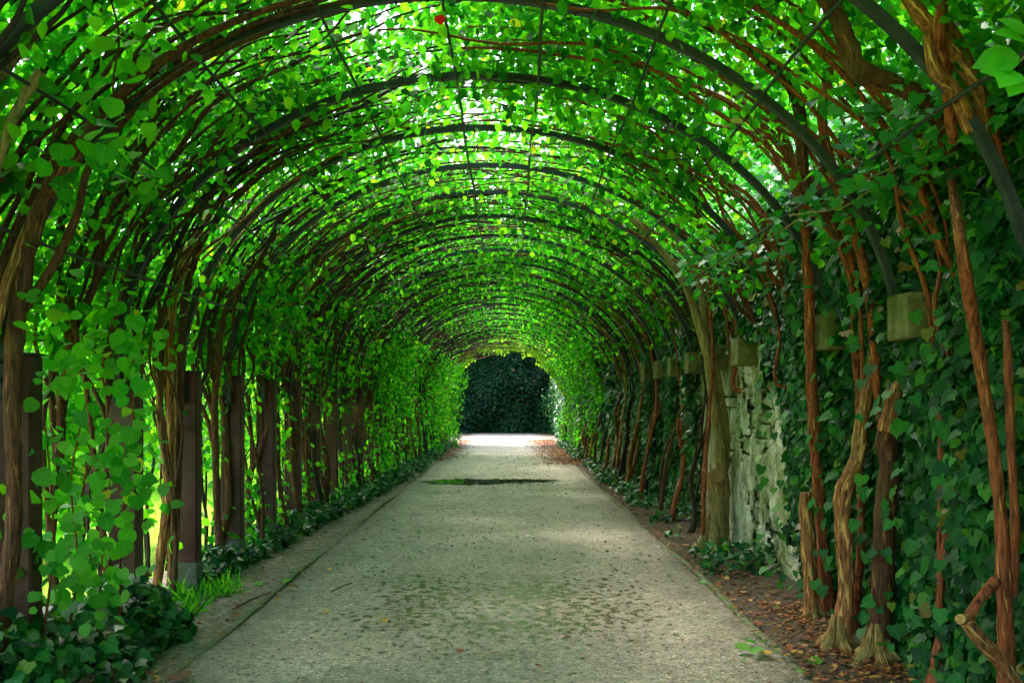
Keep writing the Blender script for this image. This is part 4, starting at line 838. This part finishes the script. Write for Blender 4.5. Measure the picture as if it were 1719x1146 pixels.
# bright twig, upper right corner
tw = empty('leafy_twig', tuple(at(1700, 100, 3.4))); tag(tw, 'bright yellow-green leaf twig poking in at the upper right edge', 'twig')
MB().tube(smooth_path([at(1760, 60, 3.3), at(1715, 100, 3.4), at(1680, 140, 3.45)], 6), .004, 5).build('stem', M['bark_pale'], tw)
PT = [(1712, 95, -1, -.05, .15), (1700, 112, -1, -.25, .13), (1700, 118, -.7, -1, .13), (1712, 130, -.5, -.8, .12), (1722, 70, -1, .25, .12), (1730, 140, .1, -1, .12), (1725, 60, -.6, .7, .11)]
P = np.array([tuple(at(a, b, 3.4)) for a, b, *_ in PT]); T = np.array([(c, -.2, d) for _, _, c, d, _ in PT]); leaf_parts(tw, P, rnd(len(P), 3) * .15 + (0, -.8, .6), T, np.array([e for *_, e in PT]), 'ovate', 'bright_leaf')
o = leaf_parts(None, np.array([tuple(at(737, 26, 5.2))]), np.array([(0, -1., .2)]), np.array([(.2, 0, -1.)]), np.array([.055]), 'round', 'red_leaf', 'red_leaf')[0]; tag(o, 'single bright red leaf high in the canopy by the crown rod', 'leaf')

# ---- grass tufts by the second post
n = 420; c = np.array([(-2.45, 7.5), (-2.62, 8.0), (-2.4, 8.3), (-2.7, 7.2)])[rng.integers(0, 4, n)]; P = np.stack([c[:, 0] + rnd(n) * .08, c[:, 1] + rnd(n) * .12, np.full(n, .02)], 1)
tp = rnd(n, 3) * .6 + (0, 0, .9); stuff_cloud('grass_tuft', 'tuft of long green grass at the foot of the left posts', P, rnd(n, 3) * .5 + (.3, -.9, 0), tp, U(.10, .24, n), T_BLADE, 'vine_leaf')
n = 60000; y = U(4, 34, n); P = np.stack([-3.1 - 6 * rng.random(n), y, np.full(n, -.02)], 1)
stuff_cloud('lawn_grass', 'bright mown grass outside the left posts', P, rnd(n, 3) * .5 + (.3, -.9, 0), rnd(n, 3) * .5 + (0, 0, 1.), U(.05, .12, n), T_BLADE, 'grass')

# ================================================================== OUTSIDE, LEFT: shrubs, trees, steps
def leafy_ball(n, c, rx, ry, rz, size, tpl, mat, parent, name='foliage', seed=0, dense=.3):
    d = rnd(n, 3); d /= np.linalg.norm(d, axis=1)[:, None]; r = rng.random(n) ** .4
    bump = .75 + .5 * vnoise(d * 2 + seed, 1.6, seed + 80)
    P = np.array(c) + d * (r * bump)[:, None] * (rx, ry, rz); k = clump(P, 1.1, seed + 90, dense, dense + .2) & (P[:, 2] > 0); P = P[k]; n = len(P)
    return leaf_cloud(name, P, rnd(n, 3) * .6 + d[k] * .6 + (0, 0, .35), rnd(n, 3) * .5 + (0, 0, -.7), U(size * .7, size * 1.2, n), tpl, M[mat], parent)
shrubs = [(-4.9, 11.2, .95, 2.9, 'vine_leaf', 'small loose shrub growing close outside the left posts'), (-8.2, 16.0, 1.5, 2.4, 'outer_leaf', 'pale green shrub out on the lawn, nearest of the low ones'), (-8.6, 20.5, 1.7, 3.0, 'outer_leaf', 'tall loose shrub on the lawn outside the fourth left post'), (-6.4, 19.0, 1.7, 3.2, 'vine_leaf', 'dense shrub on the lawn outside the eighth left post'), (-6.0, 23, 2.0, 3.0, 'outer_leaf', 'broad shrub outside the middle of the left side'),
          (-6.2, 28.5, 2.2, 3.2, 'vine_leaf', 'dark shrub outside the far left side'), (-6.5, 35, 2.4, 3.6, 'outer_leaf', 'last shrub outside the far left end'), (-8.8, 9.0, 2.2, 4.2, 'outer_leaf', 'big bright shrub behind the left lawn')]
for i, (x, y, rr, h, mt, lab) in enumerate(shrubs):
    t = empty('garden_shrub', (x, y, 0)); tag(t, lab, 'shrub', 'shrubs on the lawn beyond the left side')
    leafy_ball(5200, (x, y, h * .55), rr, rr * 1.15, h * .55, .12, T_FAR, mt, t, seed=i, dense=.26)
    for j in range(4):
        a = random.uniform(0, 6.3); MB().tube([(x + .1 * math.cos(a), y + .1 * math.sin(a), 0), (x + .4 * math.cos(a), y + .4 * math.sin(a), h * .4), (x + .7 * math.cos(a), y + .7 * math.sin(a), h * .8)], [.04, .03, .012], 6).build('stem', M['bark'], t)
trees = [(-11, 8, 7.5, 'round tree far left beyond the lawn'), (-12.5, 15, 9, 'broad tree beyond the left lawn, second from the camera'), (-12, 22, 8.5, 'broad tree beyond the left lawn, third from the camera'), (-13, 31, 9.5, 'tall tree beyond the left lawn near the far end'), (-11, 42, 9, 'tree left of the far court')]
for i, (x, y, h, lab) in enumerate(trees):
    t = empty('garden_tree', (x, y, 0)); tag(t, lab, 'tree', 'trees beyond the left lawn')
    MB().tube(smooth_path([(x, y, -.1), (x + .1, y, h * .2), (x - .1, y + .1, h * .45), (x + .1, y, h * .8)], 5), np.linspace(.24, .05, 16), 9, rough=.2).build('trunk', M['bark'], t, True)
    for j in range(5):
        a = j * 1.3 + i; MB().tube(smooth_path([(x, y, h * (.28 + .06 * j)), (x + 1.1 * math.cos(a), y + 1.1 * math.sin(a), h * (.45 + .05 * j)), (x + 2.1 * math.cos(a), y + 2.1 * math.sin(a), h * (.6 + .05 * j))], 4), np.linspace(.09, .02, 9), 6).build('limb', M['bark'], t, True)
    leafy_ball(9000, (x, y, h * .58), 3.0, 3.0, h * .46, .20, T_FAR, 'outer_leaf' if i % 2 == 0 else 'vine_leaf', t, 'crown', seed=20 + i, dense=.3)
for i, (x, y, h, lab) in enumerate([(6.2, 10.5, 6.2, 'leafy tree standing behind the right wall, nearest'), (7.0, 17, 7.5, 'leafy tree behind the right wall, second from the camera'), (7.5, 27, 8, 'leafy tree behind the right wall, farther along')]):
    t = empty('garden_tree', (x, y, 0)); tag(t, lab, 'tree', 'trees behind the right wall')
    MB().tube(smooth_path([(x, y, -.1), (x + .1, y, h * .3), (x - .1, y, h * .7)], 5), np.linspace(.2, .06, 11), 9, rough=.2).build('trunk', M['bark'], t, True)
    leafy_ball(8000, (x, y, h * .62), 2.4, 3.0, h * .36, .15, T_FAR, 'ivy_leaf_pale', t, 'crown', seed=60 + i, dense=.3)
st = empty('garden_wall', (-9.1, 25, 0)); tag(st, 'low pale stone garden wall with ledges glimpsed between the left trunks', 'wall')
for j, (zz, hh, dd) in enumerate([(.35, .7, .5), (.78, .14, .62), (1.1, .48, .44), (1.42, .13, .58)]): MB().box((-9.1, 25, zz), (4.2, dd, hh), bev=.02).build('ledge' if hh < .2 else 'block', M['pale_stone'], st)

# ================================================================== FAR HEDGE
hd = empty('clipped_hedge', (0, 56, 0)); tag(hd, 'tall dark hedge closing the view beyond the tunnel exit', 'hedge')
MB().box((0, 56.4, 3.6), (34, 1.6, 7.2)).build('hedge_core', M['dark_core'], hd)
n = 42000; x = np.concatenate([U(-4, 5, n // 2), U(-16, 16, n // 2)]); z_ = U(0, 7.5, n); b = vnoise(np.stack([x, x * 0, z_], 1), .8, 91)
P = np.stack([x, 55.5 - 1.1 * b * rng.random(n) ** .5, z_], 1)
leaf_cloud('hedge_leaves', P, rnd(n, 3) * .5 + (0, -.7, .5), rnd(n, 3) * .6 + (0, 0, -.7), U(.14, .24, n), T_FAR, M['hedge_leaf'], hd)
rb = empty('court_shrub', (3.4, 52, 0)); tag(rb, 'mid-green shrub at the right foot of the far hedge', 'shrub'); leafy_ball(7000, (4.2, 52.2, 1.6), 2.4, 2.6, 2.4, .16, T_FAR, 'ivy_leaf', rb, seed=44, dense=.2)
tr2 = empty('garden_tree', (6.6, 46, 0)); tag(tr2, 'dark tree behind the wall right of the far court', 'tree', 'trees round the far court')
MB().tube([(6.6, 46, 0), (6.5, 46, 3), (6.7, 46, 6)], [.25, .2, .08], 9).build('trunk', M['bark'], tr2, True); leafy_ball(9000, (6.6, 46, 5.2), 3.2, 3.4, 3.6, .22, T_FAR, 'hedge_leaf', tr2, 'crown', seed=45, dense=.25)

# ================================================================== LITTER, PEBBLES, FALLEN LEAVES
def litter(name, lab, n, xf, yf, mat, s0, s1, z0=.02, tpl=T_FAR):
    P = np.stack([xf(n), yf(n), np.full(n, z0)], 1); P[:, 2] += rng.random(n) * .012
    stuff_cloud(name, lab, P, rnd(n, 3) * .22 + (0, 0, 1), rnd(n, 3) * (1, 1, .1), U(s0, s1, n), tpl, mat)
litter('leaf_litter', 'red-brown dead leaves over the soil beside the right kerb', 3600, lambda n: KR - .06 + .75 * rng.random(n) ** 1.1, lambda n: 5 + 30 * rng.random(n) ** 1.6, 'dead_leaf', .018, .06, .03)
litter('leaf_litter', 'dead leaves over the soil beside the left kerb', 1500, lambda n: KL + .10 - .55 * rng.random(n), lambda n: 5.5 + 30 * rng.random(n) ** 1.5, 'dead_leaf', .018, .055, .03)
litter('leaf_litter', 'scattered brown leaf scraps on the gravel path', 2600, lambda n: U(-1.9, 1.7, n), lambda n: 5 + 33 * rng.random(n) ** 1.6, 'dead_leaf', .010, .034, .018)
litter('leaf_litter', 'rusty leaves drifted at the right edge of the tunnel exit', 5000, lambda n: np.clip(2.0 - np.abs(rnd(n)) * .55, -1.9, 2.2), lambda n: U(26, 44, n), 'dead_leaf', .04, .10, .02)
litter('leaf_litter', 'rusty leaves drifted at the left edge of the tunnel exit', 1600, lambda n: np.clip(-2.1 + np.abs(rnd(n)) * .35, -2.2, 1.9), lambda n: U(28, 44, n), 'dead_leaf', .04, .10, .02)
litter('leaf_litter', 'dark wet leaf scraps on the middle of the path', 2600, lambda n: U(-1.8, 1.6, n), lambda n: U(8.5, 32, n), 'wet_leaf', .015, .06, .018)
litter('leaf_litter', 'small green leaf scraps on the path and verges', 420, lambda n: U(-2.5, 2.4, n), lambda n: 5.2 + 22 * rng.random(n) ** 1.6, 'green_fallen_leaf', .015, .05, .022)
bs_ = np.array([(2.17, 6.45), (2.25, 6.2), (2.3, 7.4), (2.15, 6.8), (2.35, 11.0), (2.2, 6.0), (2.0, 5.9)])
litter('leaf_litter', 'dead leaves heaped round the feet of the right trunks', 700, lambda n: bs_[rng.integers(0, len(bs_), n), 0] + rnd(n) * .12, lambda n: U(5.6, 7.8, n), 'dead_leaf', .02, .06, .04)
# pebbles: joined grit
n = 9000; P = np.stack([U(-1.9, 1.7, n), 5 + 9 * rng.random(n) ** 1.4, np.full(n, .013)], 1)
T_PEB = (np.array([(.5,0,0),(0,.45,0),(-.5,0,0),(0,-.45,0),(0,0,.5)]), [(0,1,4),(1,2,4),(2,3,4),(3,0,4)])
o = leaf_cloud('grit', P, rnd(n, 3) * .15 + (0, 0, 1), rnd(n, 3) * (1, 1, 0), U(.006, .017, n), T_PEB, M['pebble']); tag(o, 'loose pale grit on the near path', 'gravel')
# individual fallen leaves
fl = [((1340, 1110), 'green', 'round', .0), ]
def fallen(px, py, mat, tpl, size, lab, group=None, curl=.15):
    Y = EYE * 1670 / (py - 678); p = at(px, py, Y); p.z = .035
    a = random.uniform(0, 6.28); o = leaf_parts(None, np.array([tuple(p)]), np.array([(random.uniform(-curl, curl), random.uniform(-curl, curl) - .1, 1.0)]), np.array([(math.cos(a), math.sin(a), .02)]), np.array([size]), tpl, mat, 'fallen_leaf')[0]
    tag(o, lab, 'leaf', group)
fallen(305, 1140, 'dead_leaf', 'round', .13, 'big curled red-brown leaf at the left kerb, bottom of view'); fallen(322, 1136, 'dead_leaf', 'ovate', .10, 'smaller red-brown leaf beside the big curled one')
fallen(1296, 1106, 'yellow_leaf', 'ovate', .09, 'yellow leaf on the right kerb beside the green leaf pile')
for a, b, m_, tp_, sz, lb in [
    (1252, 1100, 'green_fallen_leaf', 'round', .10, 'leftmost fresh green leaf of the pile by the right kerb'), (1280, 1102, 'green_fallen_leaf', 'round', .09, 'rightmost fresh green leaf of the pile by the right kerb'),
    (1266, 1088, 'green_fallen_leaf', 'round', .10, 'topmost fresh green leaf of the pile by the right kerb'), (1266, 1106, 'green_fallen_leaf', 'ovate', .11, 'lowest fresh green leaf of the pile by the right kerb'),
    (1375, 1112, 'green_fallen_leaf', 'ovate', .09, 'green leaf fallen between the two flared trunk feet, right'), (1352, 1117, 'green_fallen_leaf', 'ovate', .08, 'green leaf on bare soil left of the flared trunk feet'),
    (1185, 965, 'green_fallen_leaf', 'ovate', .09, 'green leaf on the right kerb opposite the bare wall'), (1176, 982, 'green_fallen_leaf', 'round', .06, 'small green leaf just below the one on the right kerb'),
    (1345, 1138, 'green_fallen_leaf', 'ovate', .08, 'green leaf at the bottom edge right of the kerb'),
    (552, 958, 'yellow_leaf', 'ovate', .06, 'yellow leaf on the left path side, farthest of the yellow ones'), (460, 1016, 'yellow_leaf', 'ovate', .06, 'yellow leaf just inside the left kerb'),
    (554, 1032, 'yellow_leaf', 'ovate', .06, 'yellow leaf on the path left of the wet patches'), (1070, 1078, 'yellow_leaf', 'ovate', .05, 'yellow leaf on the open gravel right of centre'),
    (648, 1052, 'yellow_leaf', 'ovate', .06, 'yellow leaf below the wet patches, left of centre'), (1222, 979, 'yellow_leaf', 'ovate', .06, 'yellow leaf on the soil before the bare wall'),
    (820, 1107, 'dead_leaf', 'ovate', .065, 'orange-brown leaf at the bottom centre of the path'), (775, 1104, 'dead_leaf', 'round', .05, 'smaller orange-brown leaf left of the bottom centre one'),
    (913, 1128, 'dead_leaf', 'ovate', .07, 'brown leaf near the bottom edge, right of centre'), (952, 1074, 'dead_leaf', 'ovate', .05, 'small curled brown leaf right of the wet patches'),
    (676, 1095, 'dead_leaf', 'ovate', .05, 'small brown leaf on the gravel left of centre'), (385, 1043, 'dead_leaf', 'ovate', .09, 'wide brown leaf on the soil left of the left kerb'),
    (392, 1024, 'dead_leaf', 'ovate', .08, 'brown leaf above the wide one left of the kerb'), (500, 992, 'dead_leaf', 'ovate', .10, 'long brown leaf on the path beside the left kerb twig'),
    (1365, 1090, 'dead_leaf', 'ovate', .08, 'rusty leaf at the foot of the kneed trunk'), (1290, 1000, 'dead_leaf', 'ovate', .07, 'rusty leaf midway between right kerb and wall'),
    (1148, 920, 'dead_leaf', 'ovate', .09, 'rusty leaf beside the sawn pale stump'),
    (440, 985, 'green_fallen_leaf', 'ivy', .10, 'torn green leaf left of the kerb, nearest the posts'), (475, 982, 'green_fallen_leaf', 'ivy', .09, 'torn green leaf lying on the left kerb'),
    (500, 962, 'green_fallen_leaf', 'ivy', .11, 'torn green leaf, farthest along the left kerb')]:
    fallen(a, b, m_, tp_, sz, lb, None, .35)
# fallen twigs
for i, (q, lab) in enumerate([([(555, 1000), (575, 990), (590, 985)], 'thin twig lying on the path by the left kerb'), ([(1440, 1100), (1470, 1085), (1440, 1092)], 'bent twig at the foot of the right trunks'), ([(390, 1030), (420, 1014), (455, 1000)], 'brown twig along the left kerb')]):
    pts = []
    for a, b in q: Y = EYE * 1670 / (b - 678); p = at(a, b, Y); p.z = .035; pts.append(p)
    o = MB().tube(smooth_path(pts, 5), .006, 5, rough=.3).build('fallen_twig', M['bark'], None, True); tag(o, lab, 'twig')
